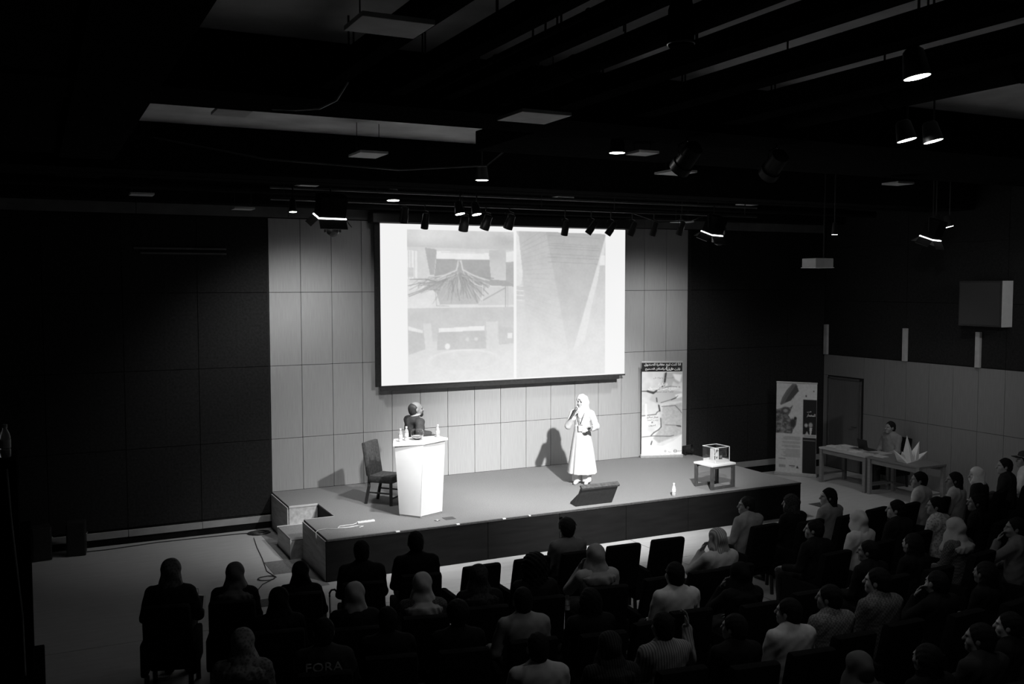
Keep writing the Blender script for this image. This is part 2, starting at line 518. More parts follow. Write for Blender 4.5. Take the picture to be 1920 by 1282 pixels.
def put_hand(F, wrist, fdir, pnorm, side, curl=0.5, spread=0.05, r=0.0085, s=1.0, k=0.006):
    """hand from the wrist along fdir, palm facing pnorm; side=+1 puts the thumb to the cross(fdir, pnorm) side"""
    w = v3(*wrist); f = v3(*fdir); f /= np.linalg.norm(f)
    p = v3(*pnorm); p = p - f * (p @ f); p /= np.linalg.norm(p)
    t = np.cross(f, p) * side
    for q in (-0.026, -0.009, 0.009, 0.026):
        F.cap(w + f * 0.005 + t * q * 0.6 * s, w + (f * 0.085 + t * q) * s, 0.0135 * s, 0.0115 * s, 0.016)
    L = [0.040, 0.045, 0.042, 0.033]
    for i, q in enumerate((0.031, 0.0105, -0.0105, -0.030)):
        base = w + (f * 0.088 + t * q) * s; d = f + t * (q * spread / 0.03); d /= np.linalg.norm(d)
        ang = curl * (0.5 + 0.08 * i)
        for sgm, l in enumerate((1.0, 0.72, 0.55)):
            d = d * math.cos(ang) + p * math.sin(ang); d /= np.linalg.norm(d)
            nb = base + d * L[i] * l * s
            F.cap(base, nb, (r - 0.0006 * sgm) * s, (r - 0.0006 * sgm - 0.0005) * s, k)
            base = nb; ang = curl * 0.9
    b0 = w + (f * 0.02 + t * 0.028) * s; b1 = b0 + (f * 0.035 + t * 0.026 + p * 0.012) * s; b2 = b1 + (f * 0.032 + t * 0.006 + p * 0.014) * s
    b3 = b2 + (f * 0.024 - t * 0.004 + p * 0.010) * s
    F.cap(b0, b1, 0.0135 * s, 0.0115 * s, 0.012).cap(b1, b2, 0.011 * s, 0.0095 * s, k).cap(b2, b3, 0.0092 * s, 0.008 * s, k)

def put_head(F, c, yaw=0.0, tilt=0.0, s=1.0):
    """skull, jaw, brow, nose, lips, ears; faces +y turned by yaw (about z) and tilt (chin up)"""
    R = np.array((RZ(yaw) @ RX(tilt)).to_3x3()); c = v3(*c)
    P = lambda x, y, z: c + R @ v3(x, y, z) * s
    e = lambda q, r, k=0.02, sub=False: F.ell(P(*q), [i * s for i in r], k, sub, yaw, tilt)
    e((0, -0.012, 0.030), (0.076, 0.096, 0.090)); e((0, 0.028, -0.045), (0.058, 0.066, 0.074), 0.04)
    e((0, 0.072, -0.088), (0.026, 0.022, 0.022), 0.03)
    e((0, 0.078, 0.030), (0.052, 0.016, 0.012), 0.02)
    F.cap(P(0, 0.090, 0.018), P(0, 0.112, -0.020), 0.009 * s, 0.014 * s, 0.012)
    e((0.034, 0.082, 0.010), (0.017, 0.012, 0.012), 0.012, True); e((-0.034, 0.082, 0.010), (0.017, 0.012, 0.012), 0.012, True)
    e((0, 0.090, -0.052), (0.024, 0.012, 0.009), 0.008)
    for sx in (-1, 1):
        e((sx * 0.078, -0.006, -0.005), (0.011, 0.020, 0.034), 0.010)
        e((sx * 0.042, 0.060, -0.025), (0.022, 0.022, 0.024), 0.02)

# ---- seated person (faces +y, floor z = 0, seat z = 0.46)
HEADZ = 1.185
SEAT_ARMS = {
    'lap': dict(sh=(0.185, -0.045, 1.000), el=(0.225, 0.020, 0.735), wr=(0.115, 0.265, 0.660), fd=(-0.25, 1, -0.10), pn=(0, 0, -1)),
    'rest': dict(sh=(0.185, -0.045, 1.000), el=(0.255, -0.010, 0.745), wr=(0.235, 0.245, 0.690), fd=(0, 1, -0.15), pn=(0, 0, -1)),
    'chin': dict(sh=(0.185, -0.045, 1.000), el=(0.235, 0.190, 0.790), wr=(0.110, 0.165, 1.010), fd=(-0.35, -0.25, 1), pn=(-0.3, -1, -0.2)),
    'up': dict(sh=(0.185, -0.045, 1.000), el=(0.320, 0.100, 0.840), wr=(0.350, 0.210, 1.060), fd=(0.1, 0.2, 1), pn=(-1, 0.2, 0))}

def seat_arm(F, spec, sx, g, hand):
    m = lambda q: (q[0] * sx, q[1], q[2])
    F.cap(m(spec['sh']), m(spec['el']), 0.050 + g, 0.042 + g, 0.03)
    F.cap(m(spec['el']), m(spec['wr']), 0.042 + g, (0.028 if hand else 0.032) + g, 0.02)
    if hand:
        put_hand(F, m(spec['wr']), m(spec['fd']), m(spec['pn']), sx, 0.55)

def seat_torso(F, g):
    F.cap((0, -0.02, 0.555), (0, -0.035, 0.74), 0.145 + g, 0.125 + g, 0.05, (1.0, 0.78, 1.0))
    F.cap((0, -0.035, 0.74), (0, -0.045, 0.93), 0.130 + g, 0.140 + g, 0.06, (1.05, 0.74, 1.0))
    F.cap((-0.12, -0.045, 1.005), (0.12, -0.045, 1.005), 0.066 + g, 0.066 + g, 0.05, (1, 0.95, 0.8))
    F.cap((0, -0.04, 1.0), (0, -0.03, 1.06), 0.080 + g, 0.056 + g, 0.05)

def seat_legs(F, g, skirt=False):
    for sx in (-1, 1):
        F.cap((0.085 * sx, 0.0, 0.556), (0.105 * sx, 0.435, 0.545), 0.083 + g * 0.6, 0.060 + g, 0.03)
        F.cap((0.105 * sx, 0.435, 0.545), (0.100 * sx, 0.430, 0.09), 0.056 + g, 0.040 + g * 1.4, 0.02)
    if skirt:
        F.cap((0, 0.02, 0.558), (0, 0.44, 0.53), 0.085, 0.075, 0.05, (1.9, 1, 1))
        F.cap((0, 0.43, 0.53), (0, 0.42, 0.16), 0.075, 0.085, 0.05, (2.0, 1, 1))

LO, HI = (-0.46, -0.30, -0.02), (0.46, 0.66, 1.40)
def seated_body(yaw, pose_l, pose_r):
    F = Field(LO, HI, 0.0095)
    seat_torso(F, 0); seat_legs(F, 0)
    for sx in (-1, 1):
        F.cap((0.10 * sx, 0.40, 0.045), (0.105 * sx, 0.55, 0.032), 0.040, 0.032, 0.02, (1.05, 1, 0.9))
    seat_arm(F, SEAT_ARMS[pose_l], -1, 0, True); seat_arm(F, SEAT_ARMS[pose_r], 1, 0, True)
    F.cap((0, -0.035, 1.03), (0, -0.012, 1.13), 0.053, 0.050, 0.03)
    put_head(F, (0, 0.012, HEADZ), yaw)
    return F.mesh('seated_body')

def seated_top(pose_l, pose_r, collar=True, thick=0.020):
    F = Field(LO, HI, 0.012)
    seat_torso(F, thick)
    F.cap((-0.10, -0.045, 0.95), (0.10, -0.045, 0.95), 0.100, 0.100, 0.06, (1, 0.92, 1)); F.cap((0, -0.03, 0.60), (0, -0.04, 0.85), 0.165, 0.150, 0.06, (1.05, 0.80, 1))
    seat_arm(F, SEAT_ARMS[pose_l], -1, 0.013, False); seat_arm(F, SEAT_ARMS[pose_r], 1, 0.013, False)
    F.cut(2, 0.50)
    if collar:
        F.torus((0, -0.028, 1.072), 0.062, 0.014, 0.01, 1.0, 0.25)
    F.ripple(lambda X, Y, Z: 0.008 * (np.abs(np.sin(17 * Z + 22 * np.abs(X) + 6 * Y + np.sin(9 * X + 5 * Z))) - 0.6) * (0.55 + 0.45 * np.sin(13 * X - 11 * Z + 2.0)) + 0.003 * (np.abs(np.sin(34 * Z - 25 * X + 12 * Y)) - 0.6))
    return F.mesh('top')

def seated_legs(skirt=False):
    F = Field((-0.40, -0.24, -0.02), (0.40, 0.62, 0.74), 0.013)
    seat_legs(F, 0.014, skirt); F.cap((0, -0.02, 0.57), (0, -0.02, 0.60), 0.150, 0.148, 0.05, (1.0, 0.80, 0.7))
    F.cut(2, 0.09)
    F.ripple(lambda X, Y, Z: 0.003 * np.sin(40 * Y + 13 * X) * np.sin(25 * Z + 9 * X))
    return F.mesh('trousers')

def seated_shoes():
    F = Field((-0.2, 0.3, -0.02), (0.2, 0.66, 0.14), 0.010)
    for sx in (-1, 1):
        F.cap((0.10 * sx, 0.40, 0.046), (0.106 * sx, 0.565, 0.038), 0.049, 0.039, 0.02, (1.05, 1, 0.92))
    F.cut(2, 0.002)
    return F.mesh('shoes')

def head_cover(kind):
    """hair or headscarf around the seated head, same coordinates as the body"""
    Z0 = HEADZ; F = Field((-0.34, -0.34, 0.60), (0.34, 0.26, 1.46), 0.0105)
    if kind in ('scarf', 'scarf2', 'hood'):
        F.ell((0, -0.006, Z0 + 0.022), (0.100, 0.122, 0.122), 0.03)
        F.ell((0, 0.030, Z0 - 0.075), (0.090, 0.088, 0.085), 0.05)
        F.cap((0, -0.012, Z0 - 0.05), (0, -0.030, 1.045), 0.082, 0.084, 0.04, (1.0, 0.95, 1))
        if kind == 'scarf':
            F.cap((0, -0.040, 1.040), (0, -0.052, 0.985), 0.105, 0.158, 0.04, (1.30, 0.98, 1)); F.cut(2, 0.93)
            F.cap((0, 0.055, 1.03), (0, 0.085, 0.93), 0.095, 0.110, 0.05, (1.35, 0.7, 1))
        elif kind == 'scarf2':
            F.cap((0, -0.06, 1.10), (0.02, -0.115, 0.88), 0.070, 0.090, 0.04, (1.1, 0.55, 1))
            F.cap((0, -0.035, 1.04), (0, -0.040, 1.00), 0.095, 0.125, 0.04, (1.2, 0.84, 1))
        else:
            F.ell((0.0, -0.085, Z0 + 0.01), (0.085, 0.085, 0.10), 0.05)
            F.cap((0, -0.03, 1.03), (0, -0.035, 0.975), 0.115, 0.14, 0.05, (1.25, 0.80, 1))
        F.ell((0, 0.128, Z0 - 0.012), (0.060, 0.085, 0.083), 0.02, True)
        F.ripple(lambda X, Y, Z: 0.0035 * np.sin(46 * Z + 60 * X * X * 8 + 14 * Y) + 0.003 * np.sin(38 * X + 30 * Z))
    else:
        F.ell((0, -0.018, Z0 + 0.036), (0.087, 0.106, 0.100), 0.02)
        F.ell((0, -0.050, Z0 - 0.030), (0.074, 0.066, 0.070), 0.03)
        if kind == 'long':
            F.cap((0, -0.055, Z0), (0, -0.100, 0.84), 0.090, 0.085, 0.05, (1.15, 0.62, 1))
            for sx in (-1, 1):
                F.cap((0.075 * sx, -0.01, Z0), (0.105 * sx, -0.03, 0.92), 0.030, 0.035, 0.04)
        if kind == 'curly':
            F.ell((0, -0.03, Z0 + 0.05), (0.118, 0.125, 0.118), 0.03)
            F.cap((0, -0.06, Z0), (0, -0.105, 0.82), 0.115, 0.120, 0.05, (1.15, 0.62, 1))
        if kind == 'bun':
            F.ell((0, -0.02, Z0 + 0.05), (0.105, 0.115, 0.105), 0.03)
        F.ell((0, 0.118, Z0 - 0.022), (0.092, 0.098, 0.100), 0.012, True)
        for sx in (-1, 1):
            F.ell((sx * 0.098, 0.006, Z0 - 0.020), (0.030, 0.034, 0.045), 0.010, True)
        am = 0.010 if kind == 'curly' else 0.003
        F.ripple(lambda X, Y, Z: am * np.sin(70 * Z + 40 * X) * np.sin(64 * X + 50 * Y + 20 * Z))
    return F.mesh('head_cover_' + kind)
# ================================================================== THE SETTING
M_FLOOR = mat('terrazzo_floor', 0.44, 0.42, 0.35, 5.0, 0.08, stretch=(0.5, 3.0, 1), bump=0.03, bscale=60)
M_JOINT = mat('dark_floor_joint', 0.02, 0.8, 0.1, 10, 0.2)
M_VENEER = mat('pale_wood_veneer', 0.36, 0.55, 0.25, 6.0, 0.10, stretch=(14, 14, 0.5))
M_VENEER2 = mat('grey_wood_veneer', 0.22, 0.6, 0.2, 6.0, 0.12, stretch=(14, 14, 0.5))
M_BACKING = mat('panel_joint_backing', 0.03, 0.9, 0.05, 10, 0.2)
M_FABW = mat('black_acoustic_fabric', 0.022, 0.95, 0.03, 25, 0.3, bump=0.2, bscale=300)
M_CONC = mat('raw_concrete_slab', 0.66, 0.85, 0.1, 1.6, 0.25, bump=0.1, bscale=30)
M_CARPET = mat('grey_stage_carpet', 0.235, 0.98, 0.02, 90, 0.28, bump=0.5, bscale=260)
M_STAGE = mat('dark_stage_board', 0.006, 0.7, 0.1, 6, 0.3, stretch=(0.4, 3, 3))
M_STAGES = mat('lightened_stage_side', 0.55, 0.55, 0.25, 6, 0.25, stretch=(3, 0.4, 3))  # side boards made pale in place of light from the left
M_NOSE = mat('pale_step_nosing', 0.62, 0.4, 0.4, 10, 0.1)
M_BAND = mat('pale_skirting', 0.30, 0.5, 0.3, 5, 0.12)

def struct(o):
    o['kind'] = 'structure'; return o

# ---- floor of very large terrazzo slabs with dark joints
floor = struct(MB().box((-7.0, -20, ZF - 0.25), (12.9, 0.2, ZF - 0.012)).build('floor', M_JOINT))
xs_ = [-7.0, 5.08, 12.67]; ys_ = [-20.0, -14.7, -9.7, -4.70, 0.0]
for i in range(2):
    for j in range(4):
        MB().box((xs_[i] + 0.006, ys_[j] + 0.006, ZF - 0.012), (xs_[i + 1] - 0.006, ys_[j + 1] - 0.006, ZF)).build('slab', M_FLOOR, floor)
MB().box((-0.30, -3.62, ZF), (-0.005, -0.06, ZF + 0.004)).build('border_strip', mat('grey_border_stone', 0.20, 0.5, 0.3, 12, 0.2), floor)

# ---- back wall: pale veneer field behind the stage, black acoustic fabric left and right
wall_back = struct(MB().box((-7.2, 0.025, ZF - 0.2), (12.9, 0.25, 5.8)).build('wall_back', M_BACKING))
rowz = [0.0, 0.921, 2.190, 3.458, 4.727]
_pm = {}
def panel(name, lo, hi, m, parent, gap=0.004):
    d = tuple(round(hi[i] - lo[i], 4) for i in range(3))
    key = (d, m.name)
    if key not in _pm:
        g = [gap if s > 0.05 else 0.0 for s in d]
        _pm[key] = MB().bbox((g[0], g[1], g[2]), (d[0] - g[0], d[1] - g[1], d[2] - g[2]), 0.0025).mesh('panel')
        _pm[key].materials.append(m)
    o = bpy.data.objects.new(name, _pm[key]); COL.objects.link(o)
    o.location = lo; o.parent = parent
    return o
for c in range(16):
    for r in range(4):
        panel('panel', (0.55 * c, 0.0, rowz[r]), (0.55 * (c + 1), 0.024, rowz[r + 1]), M_VENEER, wall_back)
rowd = [ZF + 0.01, -0.36, 0.921, 2.190, 3.458, 4.727]
for r in range(1, 5):
    for c in range(6):
        x1 = -0.02 - 1.16 * c
        panel('panel', (x1 - 1.16, 0.0, rowd[r]), (x1, 0.024, rowd[r + 1]), M_FABW, wall_back)
    for k, (xa, xb) in enumerate(((8.82, 9.36), (9.36, 10.46), (10.46, 11.56), (11.56, 12.66))):
        panel('panel', (xa, 0.0, rowd[r]), (xb, 0.024, rowd[r + 1]), M_FABW, wall_back)
M_UPW = mat('grey_upper_plaster', 0.16, 0.9, 0.05, 3, 0.2)
for c in range(8):
    panel('panel', (-7.0 + 2.45 * c, 0.0, 4.735), (-7.0 + 2.45 * (c + 1), 0.024, 5.6), M_UPW, wall_back)
MB().box((8.802, -0.10, 0.0), (8.818, 0.0, 4.72)).build('corner_trim', M_FABW, wall_back)
# pale skirting, laid in lengths, over a black plinth
bb = struct(MB().box((-7.0, -0.035, ZF), (-0.015, 0.022, -0.50)).build('baseboard_left', M_BLACK))
for c in range(6):
    x1 = -0.02 - 1.16 * c
    panel('skirting_length', (x1 - 1.16, -0.045 - 0.012 * (c % 2), -0.50), (x1, 0.0, -0.385), M_BAND, bb)
bb = struct(MB().box((8.80, -0.035, ZF), (12.66, 0.022, -0.46)).build('baseboard_right', M_BLACK))
for c in range(3):
    panel('skirting_length', (8.80 + 1.28 * c, -0.045, -0.46), (8.80 + 1.28 * (c + 1), 0.0, -0.33), M_BAND, bb)
for k, zz in enumerate((4.17, 4.09)):
    t = struct(MB().box((-2.15 + 0.1 * k, -0.03, zz), (-0.70, 0.0, zz + 0.028)).build('trim_%d' % (4 + k), mat('dim_rail', 0.10, 0.6, 0.2, 9, 0.2)))

# ---- right wall: grey veneer dado with a door, black above
wall_right = struct(MB().box((12.69, -20, ZF - 0.2), (12.95, 0.2, 5.8)).build('wall_right', M_BACKING))
yr = [-1.2 - 0.573 * k for k in range(0, 26)]
zr = [ZF, 0.73, 1.97]
for a, b in zip(yr[:-1], yr[1:]):
    for r in range(2):
        panel('panel', (12.666, b, zr[r]), (12.69, a, zr[r + 1]), M_VENEER2, wall_right)
panel('panel', (12.666, -1.2, 1.50), (12.69, 0.0, 1.97), M_VENEER2, wall_right)
panel('panel', (12.666, -0.12, ZF), (12.69, 0.0, 1.50), M_VENEER2, wall_right)
for k in range(7):
    y1 = -1.16 * 2 * k
    for z0, z1 in ((1.985, 3.2), (3.2, 4.4), (4.4, 5.6)):
        panel('panel', (12.666, y1 - 2.32, z0), (12.69, y1, z1), M_FABW, wall_right)
door = struct(MB().box((12.68, -1.12, ZF), (12.69, -0.15, 1.46)).build('door_1', M_BACKING))
leaf = MB().bbox((12.672, -1.085, ZF + 0.01), (12.682, -0.185, 1.43), 0.003).build('door_leaf', mat('door_veneer', 0.14, 0.5, 0.25, 6, 0.15, stretch=(14, 14, 0.5)), door)
for lo, hi in (((12.655, -1.13, ZF), (12.685, -1.085, 1.475)), ((12.655, -0.185, ZF), (12.685, -0.14, 1.475)), ((12.655, -1.13, 1.43), (12.685, -0.14, 1.475))):
    MB().bbox(lo, hi, 0.004).build('door_frame', mat('door_frame_paint', 0.10, 0.5, 0.3, 8, 0.2), door)
MB().tube([(12.672, -1.02, 0.42), (12.63, -1.02, 0.42), (12.63, -0.90, 0.42)], 0.011).build('door_handle', M_STEEL, leaf, True)
for k, yy in enumerate((-0.09, -2.33, -4.07)):
    struct(MB().bbox((12.60, yy - 0.05, 1.975), (12.665, yy + 0.05, 2.66), 0.006).build('trim_%d' % (k + 1), mat('pale_post', 0.42, 0.6, 0.2, 6, 0.15)))

wall_left = struct(MB().box((-7.25, -20, ZF - 0.2), (-7.0, 0.2, 5.8)).build('wall_left', M_FABW))

# ---- ceiling: concrete slab with black downstand beams
ceiling = struct(MB().box((-7.2, -20, 5.6), (12.9, 0.2, 5.85)).build('ceiling', M_CONC))
for k, (y0, y1, z0) in enumerate(((-8.75, -7.95, 5.12), (-3.95, -3.45, 5.00), (-3.20, -2.85, 5.02), (-0.62, -0.20, 4.90), (-13.4, -12.9, 5.2))):
    MB().bbox((-6.99, y0, z0), (12.59, y1, 5.599), 0.01).build('downstand_beam', M_BLACK, ceiling)

# ================================================================== STAGE
stage = empty('stage', (4.375, -1.74, ZF))
tag(stage, 'low carpeted stage with black fascia and a step notch at its left side', 'stage')
Ts = T(-4.375, 1.74, -ZF)
outline = [(0, -0.003), (0, -1.20), (0.475, -1.20), (0.475, -2.18), (0, -2.18), (0, -3.475), (8.75, -3.475), (8.75, -0.003)]
MB().prism(outline, ZF + 0.001, -0.022, Ts).build('platform', M_STAGE, stage)
MB().prism(outline, -0.0215, 0.0, Ts).build('carpet', M_CARPET, stage)
for k in range(7):
    a = 0.0 + 1.25 * k
    MB().bbox((a + 0.004 - (0.026 if k == 0 else 0), -3.500, ZF + 0.001), (a + 1.246, -3.477, -0.03), 0.003, Ts).build('fascia_panel', M_STAGE, stage)
MB().bbox((0.0, -3.510, -0.028), (8.75, -3.477, 0.0), 0.004, Ts).build('edge_strip', mat('worn_black_edge', 0.05, 0.35, 0.5, 30, 0.5), stage)
for lo, hi in (((-0.022, -1.195, ZF + 0.001), (-0.002, -0.01, -0.03)), ((-0.022, -3.476, ZF + 0.001), (-0.002, -2.185, -0.03))):
    MB().bbox(lo, hi, 0.003, Ts).build('side_panel', M_STAGES, stage)
MB().bbox((0.003, -1.215, -0.30), (0.472, -1.202, -0.02), 0.003, Ts).build('riser_panel', M_STAGES, stage)
MB().bbox((0.0, -1.225, -0.03), (0.475, -1.195, 0.0005), 0.004, Ts).build('nosing', M_NOSE, stage)
MB().bbox((0.03, -2.192, -0.006), (0.475, -2.172, 0.0005), 0.002, Ts).build('nosing', M_NOSE, stage)
MB().bbox((-0.19, -2.15, ZF + 0.001), (0.47, -1.222, -0.32), 0.004, Ts).build('step', M_STAGES, stage)
MB().bbox((-0.19, -2.15, -0.3195), (0.47, -1.222, -0.305), 0.003, Ts).build('step_tread', M_CARPET, stage)
MB().bbox((-0.20, -1.245, -0.318), (0.47, -1.220, -0.298), 0.003, Ts).build('nosing', M_NOSE, stage)
MB().bbox((-0.205, -2.152, ZF + 0.001), (-0.192, -2.135, -0.30), 0.003, Ts).build('nosing', M_NOSE, stage)
for x, w in ((1.02, 0.06), (1.98, 0.05), (2.75, 0.05), (3.2, 0.03)):
    MB().bbox((x, -3.513, -0.012), (x + w, -3.4785, 0.001), 0.001, Ts).build('edge_glint', M_PAPER, stage)  # white slips standing for small glints along the stage edge

# ================================================================== PROJECTION SCREEN
sx0, sx1, sz0, sz1 = 1.925, 7.08, 1.775, 4.675
scr = empty('projection_screen', (4.5, -0.10, 1.70)); tag(scr, 'large projection screen showing two pale photographs on the stage wall', 'screen')
Rr = Raster(462, 288, 462, 288, 0.985)
def PX(x, y): return (x - 710.0, (y - 423.0) / 285.0 * 288.0)
def pp(*q): return [PX(*c) for c in q]
# left picture: an interior with a spread of tree roots, and a hazier copy of the room below
Rr.poly(pp((755, 432), (948, 432), (948, 706), (756, 706)), 0.86, 0.92)
Rr.poly(pp((755, 432), (948, 432), (948, 466), (755, 463)), 0.86, 0.82)
Rr.ell(*PX(800, 440), 40, 14, 0.90, 0.6)
Rr.ell(*PX(930, 452), 25, 12, 0.78, 0.7)
Rr.poly(pp((756, 469), (772, 470), (773, 518), (756, 520)), 0.95)
for x in (758, 762, 768): Rr.line(pp((x, 470), (x, 519)), 0.9, 0.80)
Rr.poly(pp((757, 500), (767, 500), (767, 517), (757, 517)), 0.84)
Rr.poly(pp((786, 464), (807, 467), (802, 512), (795, 513)), 0.74)
Rr.poly(pp((807, 470), (900, 472), (902, 484), (806, 484)), 0.96)
Rr.line(pp((815, 472), (892, 473)), 0.9, 0.82)
Rr.poly(pp((806, 484), (902, 485), (905, 522), (802, 520)), 0.705)
Rr.poly(pp((901, 467), (933, 466), (931, 522), (906, 522)), 0.80, 0.86)
Rr.poly(pp((933, 489), (948, 488), (948, 530), (932, 528)), 0.74)
Rr.poly(pp((934, 470), (948, 468), (948, 486), (934, 488)), 0.93)
Rr.poly(pp((756, 521), (948, 530), (948, 572), (756, 572)), 0.90, 0.92)
Rr.poly(pp((846, 505), (880, 517), (905, 524), (893, 566), (812, 566), (806, 545), (790, 533)), 0.735, 0.80)
Rr.poly(pp((870, 518), (934, 523), (948, 530), (948, 534), (868, 530)), 0.72)
Rr.poly(pp((895, 534), (948, 534), (948, 568), (880, 568)), 0.86)
for sgn in (-1, 1):
    for q in range(9):
        x0 = 846 + rng.uniform(-3, 4); ex = 846 + sgn * rng.uniform(30, 92 if sgn < 0 else 75); ey = 520 + rng.uniform(-2, 32)
        mid = (x0 + sgn * rng.uniform(6, 16), 505 + rng.uniform(-2, 8))
        Rr.line(pp((x0, 487), mid, ((mid[0] + ex) / 2 + rng.uniform(-6, 6), (mid[1] + ey) / 2 + rng.uniform(-4, 4)), (ex, ey)), rng.uniform(0.8, 2.2), rng.choice([0.88, 0.70, 0.68, 0.84]))
for a, b, c in (((757, 532), (778, 527), (800, 527)), ((757, 548), (776, 541), (800, 531)), ((758, 551), (790, 538), (812, 540)), ((760, 521), (786, 520), (812, 528))):
    Rr.line(pp(a, b, c), 1.4, 0.66)
Rr.line(pp((804, 540), (806, 568), (828, 569)), 0.9, 0.72)
Rr.line(pp((932, 533), (932, 571)), 1.6, 0.70); Rr.line(pp((936, 533), (936, 571)), 1.2, 0.76); Rr.line(pp((932, 536), (888, 560)), 1.8, 0.72)
Rr.line(pp((873, 540), (889, 560)), 1.0, 0.93); Rr.line(pp((889, 530), (889, 562)), 0.9, 0.92); Rr.line(pp((874, 528), (888, 534), (873, 529)), 0.9, 0.93)
Rr.line(pp((850, 487), (853, 503), (872, 513), (893, 521)), 2.6, 0.86); Rr.line(pp((845, 487), (842, 504), (820, 513), (793, 518)), 2.0, 0.87)
Rr.poly(pp((756, 572), (948, 572), (948, 632), (756, 632)), 0.83, 0.85); Rr.poly(pp((756, 632), (948, 632), (948, 706), (756, 706)), 0.88, 0.93)
Rr.poly(pp((757, 604), (782, 612), (782, 617), (757, 611)), 0.95); Rr.poly(pp((757, 612), (783, 617), (788, 645), (757, 655)), 0.81)
Rr.poly(pp((782, 600), (796, 600), (800, 648), (786, 648)), 0.89); Rr.poly(pp((895, 599), (918, 598), (916, 646), (898, 646)), 0.89)
Rr.poly(pp((810, 609), (893, 606), (893, 614), (810, 616)), 0.97); Rr.poly(pp((808, 617), (893, 615), (896, 648), (806, 648)), 0.805)
Rr.ell(*PX(825, 642), 4.6, 5.5, 0.97); Rr.ell(*PX(861, 630), 3, 3.5, 0.88, 0.4); Rr.ell(*PX(877, 630), 3.5, 3, 0.90, 0.4)
Rr.poly(pp((919, 607), (948, 612), (948, 640), (920, 642)), 0.82); Rr.poly(pp((936, 620), (944, 620), (944, 630), (936, 630)), 0.95)
Rr.ell(*PX(855, 668), 66, 20, 0.94, 0.05); Rr.ell(*PX(855, 669), 63, 18, 0.90, 0.08)
# right picture: a folded timber surface narrowing downwards
Rr.poly(pp((953, 430), (1131, 432), (1131, 706), (953, 706)), 0.83, 0.92)
Rr.poly(pp((957, 430), (1012, 430), (1054, 660), (975, 640)), 0.77, 0.91)
for q in range(22):
    y = 432 + q * 9.5; Rr.line(pp((962 + q * 0.6, y + 22 - q * 2.4), (1010 + q * 1.9, y - 8 + q * 1.2)), rng.uniform(0.5, 1.1), 0.70 + 0.008 * q, 0.7)
Rr.poly(pp((1010, 430), (1131, 433), (1066, 652), (1054, 655)), 0.73, 0.88)
for y in (437, 452, 456, 461, 472, 478, 487): Rr.line(pp((1014, y), (1118, y + 4)), 0.8, 0.66, 0.8)
Rr.poly(pp((1131, 437), (1128, 470), (1105, 560), (1088, 640), (1064, 658), (1100, 540)), 0.90, 0.93)
Rr.poly(pp((1119, 494), (1131, 494), (1131, 640), (1098, 640)), 0.82, 0.91)
Rr.poly(pp((1121, 474), (1130, 474), (1130, 493), (1118, 493)), 0.95)
Rr.poly(pp((953, 432), (957, 440), (965, 510), (962, 530), (953, 532)), 0.92)
for q in range(10): Rr.line(pp((953, 532 + q * 3), (966, 533 + q * 3)), 0.8, 0.76 if q % 3 else 0.95)
Rr.ell(*PX(985, 690), 40, 20, 0.93, 0.9, 0.6)
for q in range(70):
    a0 = rng.uniform(-1, 1); x0 = 846 + a0 * 8; y0 = 506 + abs(a0) * 4 + rng.uniform(0, 8); x1 = 850 + a0 * rng.uniform(20, 62); y1 = y0 + rng.uniform(12, 50)
    if y1 > 566: y1 = 566
    Rr.line(pp((x0, y0), ((x0 + x1) / 2 + rng.uniform(-6, 6), (y0 + y1) / 2 - 4), (x1, y1)), rng.uniform(0.5, 1.1), rng.choice([0.60, 0.64, 0.66, 0.84]), 0.75)
for q in range(26):
    x0 = rng.uniform(800, 835); y0 = rng.uniform(516, 535); Rr.line(pp((x0, y0), (x0 - rng.uniform(10, 30), y0 + rng.uniform(-2, 9)), (x0 - rng.uniform(25, 44), y0 + rng.uniform(2, 16))), rng.uniform(0.5, 1.1), rng.choice([0.60, 0.66, 0.7]), 0.8)
Rr.blur(1)
_w = np.clip((Rr.Y - 160) / 110, 0, 1) * 0.28  # lower part bleached in the colour for stage light spilling on the screen
Rr.a = Rr.a * (1 - _w) + 0.925 * _w
inn = Rr.inside(pp((755, 432), (948, 432), (948, 706), (756, 706))) | Rr.inside(pp((953, 430), (1131, 432), (1131, 706), (953, 706)))
Rr.a = Rr.a + np.where(inn, Rr.noise(0.012, 3.0) + Rr.noise(0.015, 14.0), 0)
Rr.a = np.where(inn, Rr.a, 0.985)
Rr.poly(pp((948.5, 425), (953, 425), (953, 712), (948.5, 712)), 0.985)
pic = link('screen_picture', Rr.mesh('screen_picture', sx1 - sx0, sz1 - sz0), attr_mat('projected_picture', 0.9, emit=0.79, diffuse=0.04), scr)
pic.location = (sx0 - 4.5, -0.222 + 0.10, sz0 - 1.70)
B = lambda lo, hi, n, m, b=0.004: MB().bbox((lo[0] - 4.5, lo[1] + 0.10, lo[2] - 1.70), (hi[0] - 4.5, hi[1] + 0.10, hi[2] - 1.70), b).build(n, m, scr)
B((sx0, -0.219, sz0), (sx1, -0.205, sz1), 'screen_fabric', M_BLACK)
B((sx0 - 0.02, -0.245, sz0 - 0.095), (sx1 - 0.14, -0.19, sz0 - 0.03), 'bottom_bar', mat('dark_bar', 0.03, 0.5, 0.3, 20, 0.3))
B((sx0 - 0.02, -0.235, sz0 - 0.03), (sx1 + 0.01, -0.20, sz0 - 0.002), 'hem', mat('dark_hem', 0.04, 0.8, 0.1, 20, 0.3))
B((sx0 - 0.10, -0.20, sz0 - 0.02), (sx0 - 0.004, -0.17, sz1 + 0.02), 'black_masking', mat('black_masking_cloth', 0.03, 0.9, 0.05, 20, 0.3))
B((sx0 - 0.15, -0.30, sz1 + 0.012), (sx1 + 0.15, -0.001, sz1 + 0.20), 'roller_case', M_BLACKM, 0.01)
